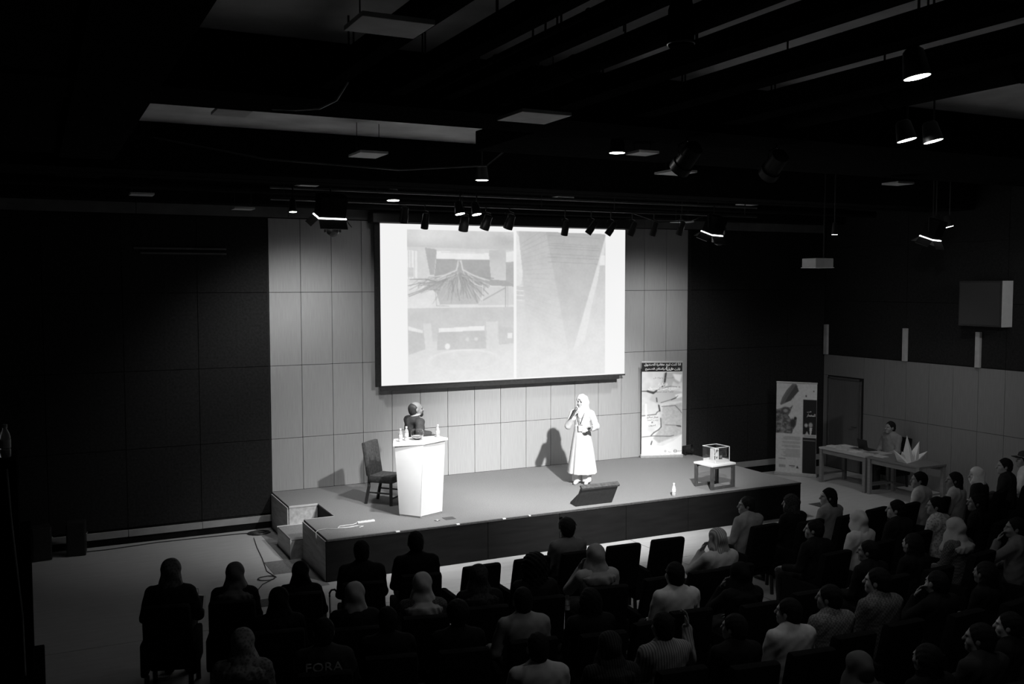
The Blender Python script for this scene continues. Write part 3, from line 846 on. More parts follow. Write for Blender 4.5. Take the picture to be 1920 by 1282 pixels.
# ================================================================== THINGS ON THE STAGE
# ---- lectern: two leaning front faces that meet in a ridge
lect = empty('lectern', (1.70, -2.50, 0.0)); tag(lect, 'white tapering lectern with a ridged front standing on the stage', 'lectern')
TL = T(-1.70, 2.50, 0)
base = [(1.385, -2.63), (1.62, -2.93), (2.05, -2.76), (1.95, -2.38), (1.56, -2.32)]
top = [(1.290, -2.715), (1.720, -2.80), (2.205, -2.52), (2.10, -2.14), (1.46, -2.30)]
lb_ = MB(); NS = 8
for q in range(5):
    (ax, ay), (bx, by), (cx, cy), (dx, dy) = base[q], base[(q + 1) % 5], top[(q + 1) % 5], top[q]
    n0 = len(lb_.v)
    for k in range(NS + 1):
        t = k / NS
        for i in range(NS + 1):
            u = i / NS
            lb_.v.append(tuple(TL @ Vector(((ax * (1 - u) + bx * u) * (1 - t) + (dx * (1 - u) + cx * u) * t, (ay * (1 - u) + by * u) * (1 - t) + (dy * (1 - u) + cy * u) * t, 0.03 + 1.085 * t))))
    for k in range(NS):
        for i in range(NS):
            m0 = n0 + k * (NS + 1) + i; lb_.f.append((m0, m0 + 1, m0 + NS + 2, m0 + NS + 1))
lb_.build('body', M_WHITE, lect, True)
MB().prism([(x * 0.97 + 0.05, y * 0.97 - 0.075) for x, y in base], 0.0, 0.03, TL).build('plinth', mat('grey_plinth', 0.45, 0.5, 0.3, 6, 0.1), lect)
MB().prism([(1.250, -2.745), (1.735, -2.815), (2.245, -2.545), (2.13, -2.11), (1.43, -2.27)], 1.115, 1.150, TL).build('top_board', M_WHITE, lect)
MB().tube([TL @ Vector((1.623, -2.936, 0.03)), TL @ Vector((1.722, -2.803, 1.112))], 0.004, 6).build('ridge_trim', M_WHITE, lect)

def bottle(loc, label, s=1.0, z=0.0):
    b = empty('water_bottle', loc)
    tag(b, label, 'bottle', 'small water bottles')
    MB().lathe([(0.029 * s, 0), (0.032 * s, 0.006 * s), (0.032 * s, 0.045 * s), (0.029 * s, 0.05 * s), (0.032 * s, 0.055 * s), (0.032 * s, 0.125 * s), (0.026 * s, 0.15 * s), (0.0135 * s, 0.175 * s), (0.0135 * s, 0.186 * s)], 16).build('bottle_wall', M_BOTTLE, b, True)
    MB().lathe([(0.0325 * s, 0.06 * s), (0.0330 * s, 0.062 * s), (0.0330 * s, 0.108 * s), (0.0325 * s, 0.11 * s)], 16).build('label_band', M_PAPER, b, True)
    MB().lathe([(0.0155 * s, 0.184 * s), (0.0155 * s, 0.203 * s), (0.013 * s, 0.206 * s)], 14).build('cap', M_PAPER, b, True)
    return b
bottle((1.44, -2.56, 1.150), 'water bottle nearest the left end of the lectern top', 1.0)
bottle((1.56, -2.50, 1.150), 'water bottle second from the left on the lectern top', 1.08)
bottle((2.12, -2.42, 1.150), 'water bottle at the right end of the lectern top', 1.0)
bottle((6.05, -3.36, 0.0), 'water bottle standing alone near the front edge of the stage', 1.05)
bw = empty('glass_bowl', (1.74, -2.50, 1.150)); tag(bw, 'round clear glass bowl among the bottles on the lectern', 'bowl')
MB().lathe([(0.045, 0), (0.050, 0.006), (0.085, 0.035), (0.105, 0.085), (0.100, 0.135), (0.078, 0.170), (0.074, 0.170), (0.096, 0.133), (0.100, 0.085), (0.081, 0.038), (0.047, 0.012)], 28).build('bowl_wall', M_GLASS, bw, True)
MB().lathe([(0.0, 0.014), (0.046, 0.014), (0.079, 0.040), (0.090, 0.062), (0.0, 0.064)], 24).build('contents', M_PAPER, bw, True)
MB().bbox((-0.06, -0.085, 0), (0.06, 0.085, 0.004), 0.001).build('sheet_of_paper', M_PAPER).location = (1.92, -2.46, 1.150)
tag(bpy.data.objects['sheet_of_paper'], 'single white sheet of paper lying flat on the lectern top', 'paper')

# ---- upholstered side chair left of the lectern
ch = empty('side_chair', (1.50, -1.65, 0.0), math.radians(-138)); tag(ch, 'dark upholstered high-back chair standing left of the lectern', 'chair')
M_UPH = mat('charcoal_velvet', 0.085, 0.9, 0.1, 25, 0.35, bump=0.15, bscale=200); M_DW = mat('dark_stained_wood', 0.05, 0.45, 0.35, 8, 0.3, stretch=(6, 6, 0.6))
MB().bbox((-0.22, -0.20, 0.36), (0.22, 0.24, 0.48), 0.03).build('seat', M_UPH, ch, True)
Mb = T(0, -0.20, 0.46) @ RX(math.radians(9))
MB().bbox((-0.215, -0.045, 0.0), (0.215, 0.035, 0.56), 0.03, Mb).build('backrest', M_UPH, ch, True)
for sx in (-1, 1):
    MB().tube([(0.195 * sx, 0.205, 0.0), (0.195 * sx, 0.205, 0.37)], 0.030, 4).build('leg', M_DW, ch)
    MB().tube([(0.195 * sx, -0.265, 0.0), (0.195 * sx, -0.20, 0.30), (0.195 * sx, -0.205, 0.47)], 0.030, 4).build('leg', M_DW, ch)
    MB().bbox((0.185 * sx - 0.01, -0.24, 0.18), (0.185 * sx + 0.01, 0.20, 0.205), 0.003).build('stretcher', M_DW, ch)
MB().bbox((-0.19, 0.195, 0.10), (0.19, 0.215, 0.125), 0.003).build('stretcher', M_DW, ch)

# ---- wedge monitor leaning towards the hall, screen side to the speakers
mo = empty('stage_monitor', (4.49, -3.26, 0.0)); tag(mo, 'black wedge stage monitor leaning over the front edge of the stage', 'monitor')
L_ = Matrix(((1, 0, 0, 0), (0, 0.855, -0.519, 0), (0, 0.519, 0.855, 0), (0, 0, 0, 1)))
MB().bbox((-0.345, -0.055, 0.02), (0.345, -0.005, 0.43), 0.008, L_).build('rear_shell', M_BLACKM, mo)
MB().bbox((-0.355, -0.075, 0.405), (0.355, 0.012, 0.445), 0.006, L_).build('top_ledge', mat('worn_black', 0.06, 0.5, 0.4, 25, 0.5), mo)
MB().bbox((-0.325, -0.004, 0.035), (0.325, 0.006, 0.40), 0.002, L_).build('screen', mat('dark_screen_glass', 0.02, 0.1, 0.5, 5, 0.1), mo)
for sx in (-1, 1):
    MB().prism([(-0.035, 0.0), (0.17, 0.0), (0.17, 0.025), (-0.17, 0.27), (-0.19, 0.255)], sx * 0.30 - 0.012, sx * 0.30 + 0.012,
               Matrix(((0, 0, 1, 0), (1, 0, 0, 0), (0, 1, 0, 0), (0, 0, 0, 1)))).build('foot', M_BLACKM, mo)

# ---- low table with a clear display box and a book in it
tb = empty('display_table', (7.13, -3.08, 0.0), math.radians(6)); tag(tb, 'low square table with white top and dark loop frames near the stage front', 'table')
MB().bbox((-0.285, -0.235, 0.405), (0.285, 0.235, 0.440), 0.006).build('table_top', M_WHITE, tb)
M_LF = mat('dark_grey_frame', 0.07, 0.5, 0.35, 14, 0.25)
for sy in (-1, 1):
    for sx in (-1, 1):
        MB().bbox((0.25 * sx - 0.028, 0.20 * sy - 0.024, 0.0), (0.25 * sx + 0.028, 0.20 * sy + 0.024, 0.404), 0.003).build('leg', M_LF, tb)
    MB().bbox((-0.221, 0.20 * sy - 0.022, 0.0), (0.221, 0.20 * sy + 0.022, 0.045), 0.003).build('bottom_rail', M_LF, tb)
    MB().bbox((-0.221, 0.20 * sy - 0.022, 0.365), (0.221, 0.20 * sy + 0.022, 0.404), 0.003).build('top_rail', M_LF, tb)
db = empty('display_box', (7.17, -3.06, 0.440), math.radians(6)); tag(db, 'clear acrylic display box standing on the low table', 'display case')
w, h_ = 0.165, 0.275
for lo, hi in (((-w, -w, 0), (w, -w + 0.006, h_)), ((-w, w - 0.006, 0), (w, w, h_)), ((-w, -w + 0.006, 0), (-w + 0.006, w - 0.006, h_)), ((w - 0.006, -w + 0.006, 0), (w, w - 0.006, h_))):
    MB().box(lo, hi).build('side_pane', M_ACRYL, db)
MB().box((-w, -w, h_), (w, w, h_ + 0.006)).build('lid_pane', M_ACRYL, db)
M_EDGE = mat('bright_acrylic_edge', 0.8, 0.25, 0.5, 8, 0.05)
for sx in (-1, 1):
    MB().box((sx * w - 0.004, -w - 0.004, 0), (sx * w + 0.004, -w + 0.004, h_ + 0.008)).build('edge_strip', M_EDGE, db)
    MB().box((sx * w - 0.003, -w, h_), (sx * w + 0.003, w, h_ + 0.009)).build('edge_strip', M_EDGE, db)
MB().box((-w, -w - 0.003, h_), (w, -w + 0.003, h_ + 0.009)).build('edge_strip', M_EDGE, db)
MB().box((-w, w - 0.003, h_), (w, w + 0.003, h_ + 0.009)).build('edge_strip', M_EDGE, db)
MB().bbox((-w + 0.008, -w + 0.008, 0.0), (w - 0.008, w - 0.008, 0.055), 0.003).build('plinth', M_WHITE, db)
bk = empty('book', (7.15, -3.08, 0.496), math.radians(6)); bk.scale = (1.15, 1.15, 1.15); tag(bk, 'upright book with a picture cover inside the clear display box', 'book')
cv = Raster(60, 78, 60, 78, 0.95)
cv.poly([(14, 40), (24, 20), (38, 6), (46, 10), (42, 24), (28, 36), (18, 44)], 0.38); cv.poly([(12, 52), (26, 48), (30, 60), (44, 54), (46, 70), (14, 74)], 0.40)
cv.a += cv.noise(0.06, 4)
c_ = link('cover', cv.mesh('cover', 0.12, 0.17), attr_mat('cover_print'), bk); c_.location = (-0.115, -0.062, 0)
MB().bbox((-0.118, -0.060, 0), (0.006, 0.0, 0.172), 0.002).build('page_block', M_PAPER, bk)
MB().bbox((0.008, -0.062, 0), (0.080, 0.0, 0.172), 0.002).build('spine', mat('dark_book_spine', 0.05, 0.5, 0.3, 20, 0.3), bk)
for z in (0.022, 0.036, 0.048):
    MB().box((0.020, -0.0635, z), (0.072, -0.0625, z + 0.004)).build('printed_line', M_PAPER, bk)

# ---- roll-up banners
def banner_frame(name, loc, rz, label, H=2.0, W_=0.85):
    b = empty(name, loc, rz); tag(b, label, 'banner')
    MB().bbox((-W_ / 2 - 0.02, -0.05, 0.0), (W_ / 2 + 0.02, 0.06, 0.075), 0.015).build('base_cassette', mat('brushed_aluminium', 0.6, 0.35, 0.5, 30, 0.1, metal=0.6), b)
    MB().bbox((-W_ / 2 - 0.005, -0.013, H - 0.03), (W_ / 2 + 0.005, 0.013, H + 0.004), 0.004).build('top_rail', mat('brushed_aluminium', 0.6), b)
    MB().tube([(0, 0.03, 0.07), (0, 0.022, H - 0.03)], 0.008, 8).build('support_pole', M_STEEL, b)
    return b
bn = banner_frame('roll_up_banner', (7.95, -0.30, 0.0), math.radians(-22), 'pale roll-up banner of a cracked wall standing on the stage')
R1 = Raster(85, 192, 128, 288, 0.80)
R1.a += 0.10 * (R1.Y / 192) + R1.noise(0.05, 20) + R1.noise(0.03, 5)
R1.poly([(46, 22), (85, 22), (85, 40), (76, 46), (66, 40), (60, 56), (40, 50)], 0.70, 0.74)
R1.poly([(30, 66), (60, 58), (85, 62), (85, 78), (60, 90), (34, 100)], 0.76, 0.84)
R1.poly([(44, 92), (85, 84), (85, 150), (62, 158), (36, 168), (24, 158), (40, 136), (42, 112)], 0.70, 0.72)
R1.poly([(34, 60), (20, 70), (16, 78), (32, 86), (60, 82), (85, 80), (85, 62), (50, 56)], 0.74)
R1.a += np.where(R1.inside([(36, 86), (85, 84), (85, 150), (36, 168)]), R1.noise(0.07, 1.6), 0)
R1.poly([(64, 24), (84, 26), (80, 42), (70, 36)], 0.93); R1.poly([(70, 68), (84, 64), (85, 72), (72, 76)], 0.93)
R1.blur(7)
for q, wd in (([(51, 22), (49, 34), (47, 48), (40, 52), (36, 56)], 2.2), ([(50, 24), (48, 40)], 4.0), ([(1, 60), (14, 60), (26, 62), (32, 58)], 2.0), ([(12, 60), (24, 64), (30, 60)], 4.0),
              ([(31, 74), (32, 82)], 2.2), ([(35, 88), (38, 100), (32, 104), (30, 108), (1, 111)], 1.4), ([(36, 90), (38, 101)], 3.2), ([(40, 116), (41, 134), (36, 140), (26, 146), (20, 152)], 1.8),
              ([(1, 155), (24, 153), (60, 154), (68, 152)], 1.2), ([(22, 164), (20, 171)], 2.2), ([(40, 84), (68, 76), (76, 70)], 1.0), ([(62, 78), (72, 74)], 2.0), ([(42, 92), (70, 90), (80, 100), (84, 106)], 1.0), ([(74, 132), (82, 134)], 2.2), ([(50, 130), (82, 132)], 0.8), ([(34, 56), (60, 50), (80, 52)], 0.8)):
    R1.line(q, wd, 0.26, 0.9)
R1.poly([(0, 160), (20, 172), (44, 174), (66, 164), (85, 150), (85, 192), (0, 192)], 0.93, mix=0.85)
R1.poly([(7, 86), (11, 86), (12, 150), (8, 150)], 0.93, mix=0.8)
R1.blur(2)
R1.poly([(0, 0), (85, 0), (85, 19.5), (0, 19.5)], 0.16)
R1.ell(71, 185, 3.6, 3.4, 0.35, 0.1); R1.ell(71, 185, 2.8, 2.6, 0.90, 0.1); R1.line([(68, 185), (74, 185)], 0.8, 0.35)
R1.ell(50, 185, 2.6, 2.6, 0.78, 0.2)
pr = link('print_sheet', R1.mesh('print_sheet', 0.85, 1.92), attr_mat('crack_banner_print'), bn); pr.location = (-0.425, -0.004, 0.065)
M_INKW = mat('white_ink', 0.85, 0.7, 0.1, 9, 0.03); M_INKB = mat('black_ink', 0.03, 0.7, 0.1, 9, 0.2)
def ink(parent, text, x, y, w_, h2, m, W0=85.0, H0=192.0, sw=0.85, sh=1.92, z0=0.065, ar=True, bold=0.012):
    """printed words at print units x, y (y down) on a banner sheet"""
    lettering(arabic(text) if ar else text, w_ / W0 * sw, h2 / H0 * sh, T((x / W0 - 0.5) * sw, -0.0055, z0 + (1 - y / H0) * sh) @ RX(PI / 2), m, parent, bold=bold)
ink(bn, 'اذا كنت تريد مغادرة الصندوق', 43, 5.2, 76, 7.0, M_INKW)
ink(bn, 'فانت', 74, 14.4, 12, 5.5, M_INKW); ink(bn, 'هنا', 59, 13.2, 16, 8.5, M_INKW); ink(bn, 'في', 47, 14.5, 6, 5, M_INKW); ink(bn, 'المكان الصحيح', 26, 14.4, 38, 6.0, M_INKW)
ink(bn, 'السينما وتواصل', 45, 32.5, 42, 4.2, mat('grey_ink', 0.22, 0.7, 0.1, 9, 0.1), bold=0.0)
ink(bn, 'قابلية', 44, 46.5, 20, 7.5, M_INKW, bold=0.02); ink(bn, 'الخروج من الصندوق', 45, 54.6, 64, 8.5, M_INKW, bold=0.02)
ink(bn, 'فكرة عمار معمـ', 48, 62.0, 36, 4.2, mat('dark_grey_ink', 0.10, 0.7, 0.1, 9, 0.1), bold=0.0)
ink(bn, 'عمار صالح', 23, 114.5, 24, 5.5, M_INKB); ink(bn, 'زينب احمد', 23, 119.8, 23, 4.6, M_INKB, bold=0.0); ink(bn, 'و', 22, 124.8, 3.5, 3.6, M_INKB); ink(bn, 'احرون', 22, 131.0, 14, 4.6, M_INKB)
ink(bn, 'الصندوق', 80, 184.6, 9, 3.2, M_INKB, bold=0.0); ink(bn, 'دينا', 60, 186.6, 6, 2.6, M_INKB, bold=0.0)

# ---- small black par can on the stage behind the banner
pc = empty('par_can', (8.62, -0.26, 0.0), math.radians(35)); tag(pc, 'black par can lamp lying on the stage floor behind the pale banner', 'stage light')
Mp = T(0, 0.0, 0.115) @ RX(math.radians(78))
MB().lathe([(0.0, -0.13), (0.06, -0.13), (0.085, -0.09), (0.09, 0.10), (0.10, 0.10), (0.10, 0.125), (0.082, 0.125), (0.078, -0.05), (0.0, -0.06)], 22, Mp).build('can', M_BLACKM, pc, True)
MB().tube([(-0.105, 0, 0.115), (-0.105, 0, 0.01), (0.105, 0, 0.01), (0.105, 0, 0.115)], 0.01, 6).build('yoke', M_BLACKM, pc)

# ---- power strip with its lead, floor socket, small disc
ps = empty('power_strip', (0.79, -2.80, 0.0), math.radians(4)); tag(ps, 'white power strip with a trailing lead on the stage floor', 'power strip')
MB().bbox((-0.14, -0.03, 0.0), (0.14, 0.03, 0.032), 0.014).build('housing', M_WHITE, ps, True)
for k in range(4):
    MB().lathe([(0.018, 0.0325), (0.018, 0.034), (0.014, 0.034), (0.013, 0.0328), (0, 0.0328)], 12, T(-0.09 + 0.055 * k, 0, 0)).build('socket', mat('grey_socket', 0.5, 0.5, 0.3, 10, 0.1), ps)
MB().tube([(-0.14, 0, 0.012), (-0.22, -0.03, 0.006), (-0.42, -0.02, 0.006), (-0.48, -0.10, 0.006), (-0.34, -0.15, 0.006), (-0.18, -0.13, 0.006), (-0.12, -0.20, 0.006), (-0.20, -0.24, 0.006)], 0.006, 6).build('lead', M_WHITE, ps, True)
tag(MB().tube([(0.55, -3.00, 0.007), (0.30, -3.02, 0.007), (0.14, -2.92, 0.007), (0.02, -2.95, 0.010), (-0.035, -3.02, 0.0), (-0.045, -3.08, -0.10), (-0.042, -3.10, -0.16)], 0.006, 6).build('cable', mat('pale_cable', 0.45, 0.5, 0.3, 9, 0.1), None, True),
    'thin pale cable running over the left edge of the stage', 'cable')
tag(MB().bbox((1.93, -3.20, 0.0), (2.10, -3.05, 0.006), 0.002).build('floor_socket', mat('dark_socket_plate', 0.07, 0.5, 0.4, 20, 0.3)), 'dark square floor socket plate in front of the lectern', 'floor socket')
tag(MB().lathe([(0.045, 0.0), (0.045, 0.012), (0.038, 0.018), (0, 0.018)], 18).build('floor_disc', M_STEEL, None, True), 'small round pale cap on the carpet beside the floor socket', 'cap')
bpy.data.objects['floor_disc'].location = (1.80, -3.17, 0.0)
# ================================================================== PEOPLE ON THE STAGE
def part(name, me, m, parent):
    me.materials.append(m); return link(name, me, None, parent)

def eyes(parent, c, yaw, tilt=0.0, s=1.0, brow=True):
    R = RZ(yaw) @ RX(tilt); c = Vector(c)
    for sx in (-1, 1):
        q = c + R @ Vector((0.034 * sx, 0.0755, 0.010)) * s
        MB().lathe([(0, -0.009), (0.010, -0.006), (0.0135, 0), (0.010, 0.006), (0, 0.009)], 10, T(*q)).build('eye', M_EYE, parent, True)
        a = c + R @ Vector((0.016 * sx, 0.0915, 0.032)) * s; b = c + R @ Vector((0.050 * sx, 0.080, 0.034)) * s; m_ = (a + b) / 2 + R @ Vector((0, 0.006, 0.005))
        if brow:
            MB().tube([a, m_, b], 0.0035, 5).build('eyebrow', M_HAIR, parent)
    MB().tube([c + R @ Vector((-0.022, 0.094, -0.052)) * s, c + R @ Vector((0, 0.103, -0.050)) * s, c + R @ Vector((0.022, 0.094, -0.052)) * s], 0.005, 6).build('lips', mat('lips', 0.22, 0.4, 0.4, 9, 0.1), parent, True)

# ---- woman in white with a microphone
def woman():
    H = (0, 0.015, 1.475); hy = -0.42
    F = Field((-0.36, -0.25, -0.01), (0.36, 0.36, 1.68), 0.0085)
    F.cap((0, 0, 0.90), (0, 0, 1.22), 0.12, 0.12, 0.05, (1, 0.72, 1)).cap((-0.11, 0, 1.285), (0.11, 0, 1.285), 0.06, 0.06, 0.05, (1, 0.9, 0.85))
    for sx in (-1, 1):
        F.cap((0.08 * sx, 0, 0.86), (0.085 * sx, 0.01, 0.48), 0.085, 0.058, 0.03).cap((0.085 * sx, 0.01, 0.48), (0.085 * sx, 0, 0.08), 0.054, 0.036, 0.02)
        F.cap((0.085 * sx, -0.02, 0.04), (0.095 * sx, 0.13, 0.028), 0.036, 0.028, 0.02)
    F.cap((0, 0, 1.28), (0, 0.01, 1.40), 0.050, 0.048, 0.03)
    ra = [(0.165, 0, 1.275), (0.235, 0.10, 1.05), (0.120, 0.190, 1.215)]
    la = [(-0.165, 0, 1.275), (-0.255, -0.01, 1.045), (-0.225, 0.205, 1.035)]
    for A in (ra, la):
        F.cap(A[0], A[1], 0.044, 0.038, 0.03).cap(A[1], A[2], 0.038, 0.026, 0.02)
    put_hand(F, ra[2], (-0.35, -0.05, 1), (-0.7, -0.6, 0.1), 1, 1.05, 0.02, s=0.95)
    put_hand(F, la[2], (0.22, 0.95, 0.05), (0.5, -0.4, 0.6), -1, 0.75, 0.04, s=0.95)
    put_head(F, H, hy, 0.0, 0.97)
    root = link('person', F.mesh('person'), M_SKINL)
    G = Field((-0.44, -0.42, 0.12), (0.44, 0.42, 1.42), 0.0115)
    G.cap((0, 0, 1.0), (0, 0, 1.22), 0.132, 0.142, 0.05, (1, 0.78, 1)).cap((-0.115, 0, 1.285), (0.115, 0, 1.285), 0.072, 0.072, 0.05, (1, 0.95, 0.85))
    for A in (ra, la):
        e = v3(*A[2]) - v3(*A[1])
        G.cap(A[0], A[1], 0.064, 0.060, 0.03).cap(A[1], v3(*A[1]) + e * 0.93, 0.060, 0.050, 0.02)
    def skirt(X, Y, Z):
        t = np.clip((1.02 - Z) / 0.83, 0, 1); th = np.arctan2(Y, X)
        rr = np.hypot(X, Y / 0.86) * (1 - 0.0)
        R_ = 0.135 + 0.125 * t ** 0.85 + 0.013 * t * np.cos(9 * th + 1.5 * np.sin(2 * th)) + 0.006 * t * np.cos(17 * th)
        return np.maximum((rr - R_) * 0.85, np.maximum(Z - 1.05, 0.19 - Z))
    G.put(skirt, (-0.31, -0.28, 0.18), (0.31, 0.28, 1.06), 0.03)
    G.torus((0, 0, 1.01), 0.128, 0.012, 0.012, 0.85)
    G.ripple(lambda X, Y, Z: 0.0025 * np.sin(50 * Z + 12 * X) * np.sin(30 * X + 20 * Z) * (Z > 0.95))
    part('long_coat', G.mesh('long_coat'), mat('white_cloth', 0.56, 0.9, 0.1, 20, 0.04, bump=0.1, bscale=300), root)
    S = Field((-0.24, -0.24, 1.10), (0.24, 0.26, 1.68), 0.0085); X0 = H
    S.ell((X0[0], X0[1] - 0.010, X0[2] + 0.026), (0.100, 0.122, 0.124), 0.03, False, hy)
    S.ell((X0[0], X0[1] + 0.012, X0[2] - 0.080), (0.086, 0.088, 0.080), 0.05, False, hy)
    S.cap((0, 0.0, 1.40), (0, -0.01, 1.29), 0.088, 0.120, 0.05, (1.1, 0.9, 1)).cap((0, 0.06, 1.33), (0, 0.085, 1.25), 0.075, 0.07, 0.04, (1.3, 0.6, 1))
    S.cap((-0.02, -0.06, 1.45), (-0.03, -0.10, 1.22), 0.085, 0.085, 0.05, (1.1, 0.6, 1))
    fx, fy = -math.sin(hy), math.cos(hy)
    S.ell((X0[0] + fx * 0.125, X0[1] + fy * 0.125, X0[2] - 0.012), (0.058, 0.085, 0.082), 0.018, True, hy)
    S.ripple(lambda X, Y, Z: 0.003 * np.sin(45 * Z + 40 * X) + 0.002 * np.sin(70 * X + 30 * Y))
    part('headscarf', S.mesh('headscarf'), mat('white_scarf_cloth', 0.60, 0.9, 0.1, 20, 0.04), root)
    P_ = Field((-0.24, -0.16, 0.0), (0.24, 0.16, 0.60), 0.010)
    for sx in (-1, 1):
        P_.cap((0.09 * sx, 0.01, 0.58), (0.09 * sx, 0, 0.05), 0.075, 0.085, 0.006)
    P_.cut(2, 0.045); P_.cut(2, 0.56, False)
    P_.ripple(lambda X, Y, Z: 0.004 * np.sin(60 * X + 3 * Z))
    part('wide_trousers', P_.mesh('wide_trousers'), mat('light_grey_cloth', 0.62, 0.9, 0.1, 20, 0.06), root)
    Q = Field((-0.18, -0.1, -0.01), (0.18, 0.22, 0.12), 0.009)
    for sx in (-1, 1):
        Q.cap((0.087 * sx, -0.025, 0.042), (0.098 * sx, 0.142, 0.032), 0.043, 0.034, 0.02)
    Q.cut(2, 0.001)
    part('shoes', Q.mesh('shoes'), mat('white_shoe_leather', 0.6, 0.5, 0.3, 20, 0.05), root)
    eyes(root, H, hy, 0.0, 0.97)
    tag(root, 'standing woman in long white coat and headscarf speaking into a microphone', 'person')
    ln = MB().tube([(0.072, 0.088, 1.335), (0.045, 0.136, 1.24), (0.006, 0.146, 1.105)], 0.006, 6)
    ln.tube([(-0.072, 0.088, 1.335), (-0.045, 0.136, 1.24), (-0.006, 0.146, 1.105)], 0.006, 6)
    bd = empty('name_badge'); tag(bd, 'lanyard with a white badge hanging on the speaking woman', 'badge')
    MB().tube([(0.078, 0.085, 1.34), (0.048, 0.140, 1.24), (0.006, 0.150, 1.105), (0.0, 0.150, 1.10), (-0.006, 0.150, 1.105), (-0.048, 0.140, 1.24), (-0.078, 0.085, 1.34)], 0.006, 6).build('lanyard', mat('grey_lanyard', 0.10, 0.8, 0.1, 20, 0.2), bd, True)
    MB().bbox((-0.04, 0.148, 0.965), (0.04, 0.154, 1.09), 0.004).build('badge_holder', mat('grey_badge_edge', 0.12, 0.5, 0.3, 20, 0.2), bd)
    MB().bbox((-0.033, 0.1545, 0.972), (0.033, 0.1565, 1.075), 0.001).build('badge_card', M_PAPER, bd)
    mc = empty('microphone'); tag(mc, 'black handheld microphone held to the mouth of the woman in white', 'microphone')
    d = (Vector((0.062, 0.140, 1.408)) - Vector((0.150, 0.245, 1.215))).normalized()
    Mm = T(0.150, 0.245, 1.215) @ d.to_track_quat('Z', 'Y').to_matrix().to_4x4()
    MB().lathe([(0.0, 0), (0.0145, 0.0), (0.0165, 0.02), (0.019, 0.15), (0.0225, 0.165)], 18, Mm).build('handle', M_BLACKM, mc, True)
    MB().lathe([(0.0228, 0.165), (0.0265, 0.178), (0.0275, 0.195), (0.024, 0.215), (0.014, 0.227), (0, 0.230)], 18, Mm).build('grille', mat('grille_mesh', 0.12, 0.4, 0.5, 200, 0.4), mc, True)
    ck = empty('clicker'); tag(ck, 'small black clicker in the left hand of the woman in white', 'remote')
    MB().bbox((-0.225, 0.265, 1.058), (-0.180, 0.365, 1.074), 0.005).build('clicker_body', M_BLACKM, ck)
    MB().lathe([(0.008, 0.080), (0.007, 0.083), (0, 0.083)], 10, T(-0.2025, 0.315, 0.994)).build('button', M_STEEL, ck)
    for o in (root, bd, mc, ck):
        o.location = (5.16, -1.80, 0.0); o.rotation_euler = (0, 0, math.atan2(0.80, -0.62) + math.radians(0))
    return root
woman_root = woman()
for nm in ('person', 'name_badge', 'microphone', 'clicker'):
    # heading: towards the hall, slightly to the left of the camera
    bpy.data.objects[nm].rotation_euler = (0, 0, math.atan2(-0.74, -0.67) - PI / 2)

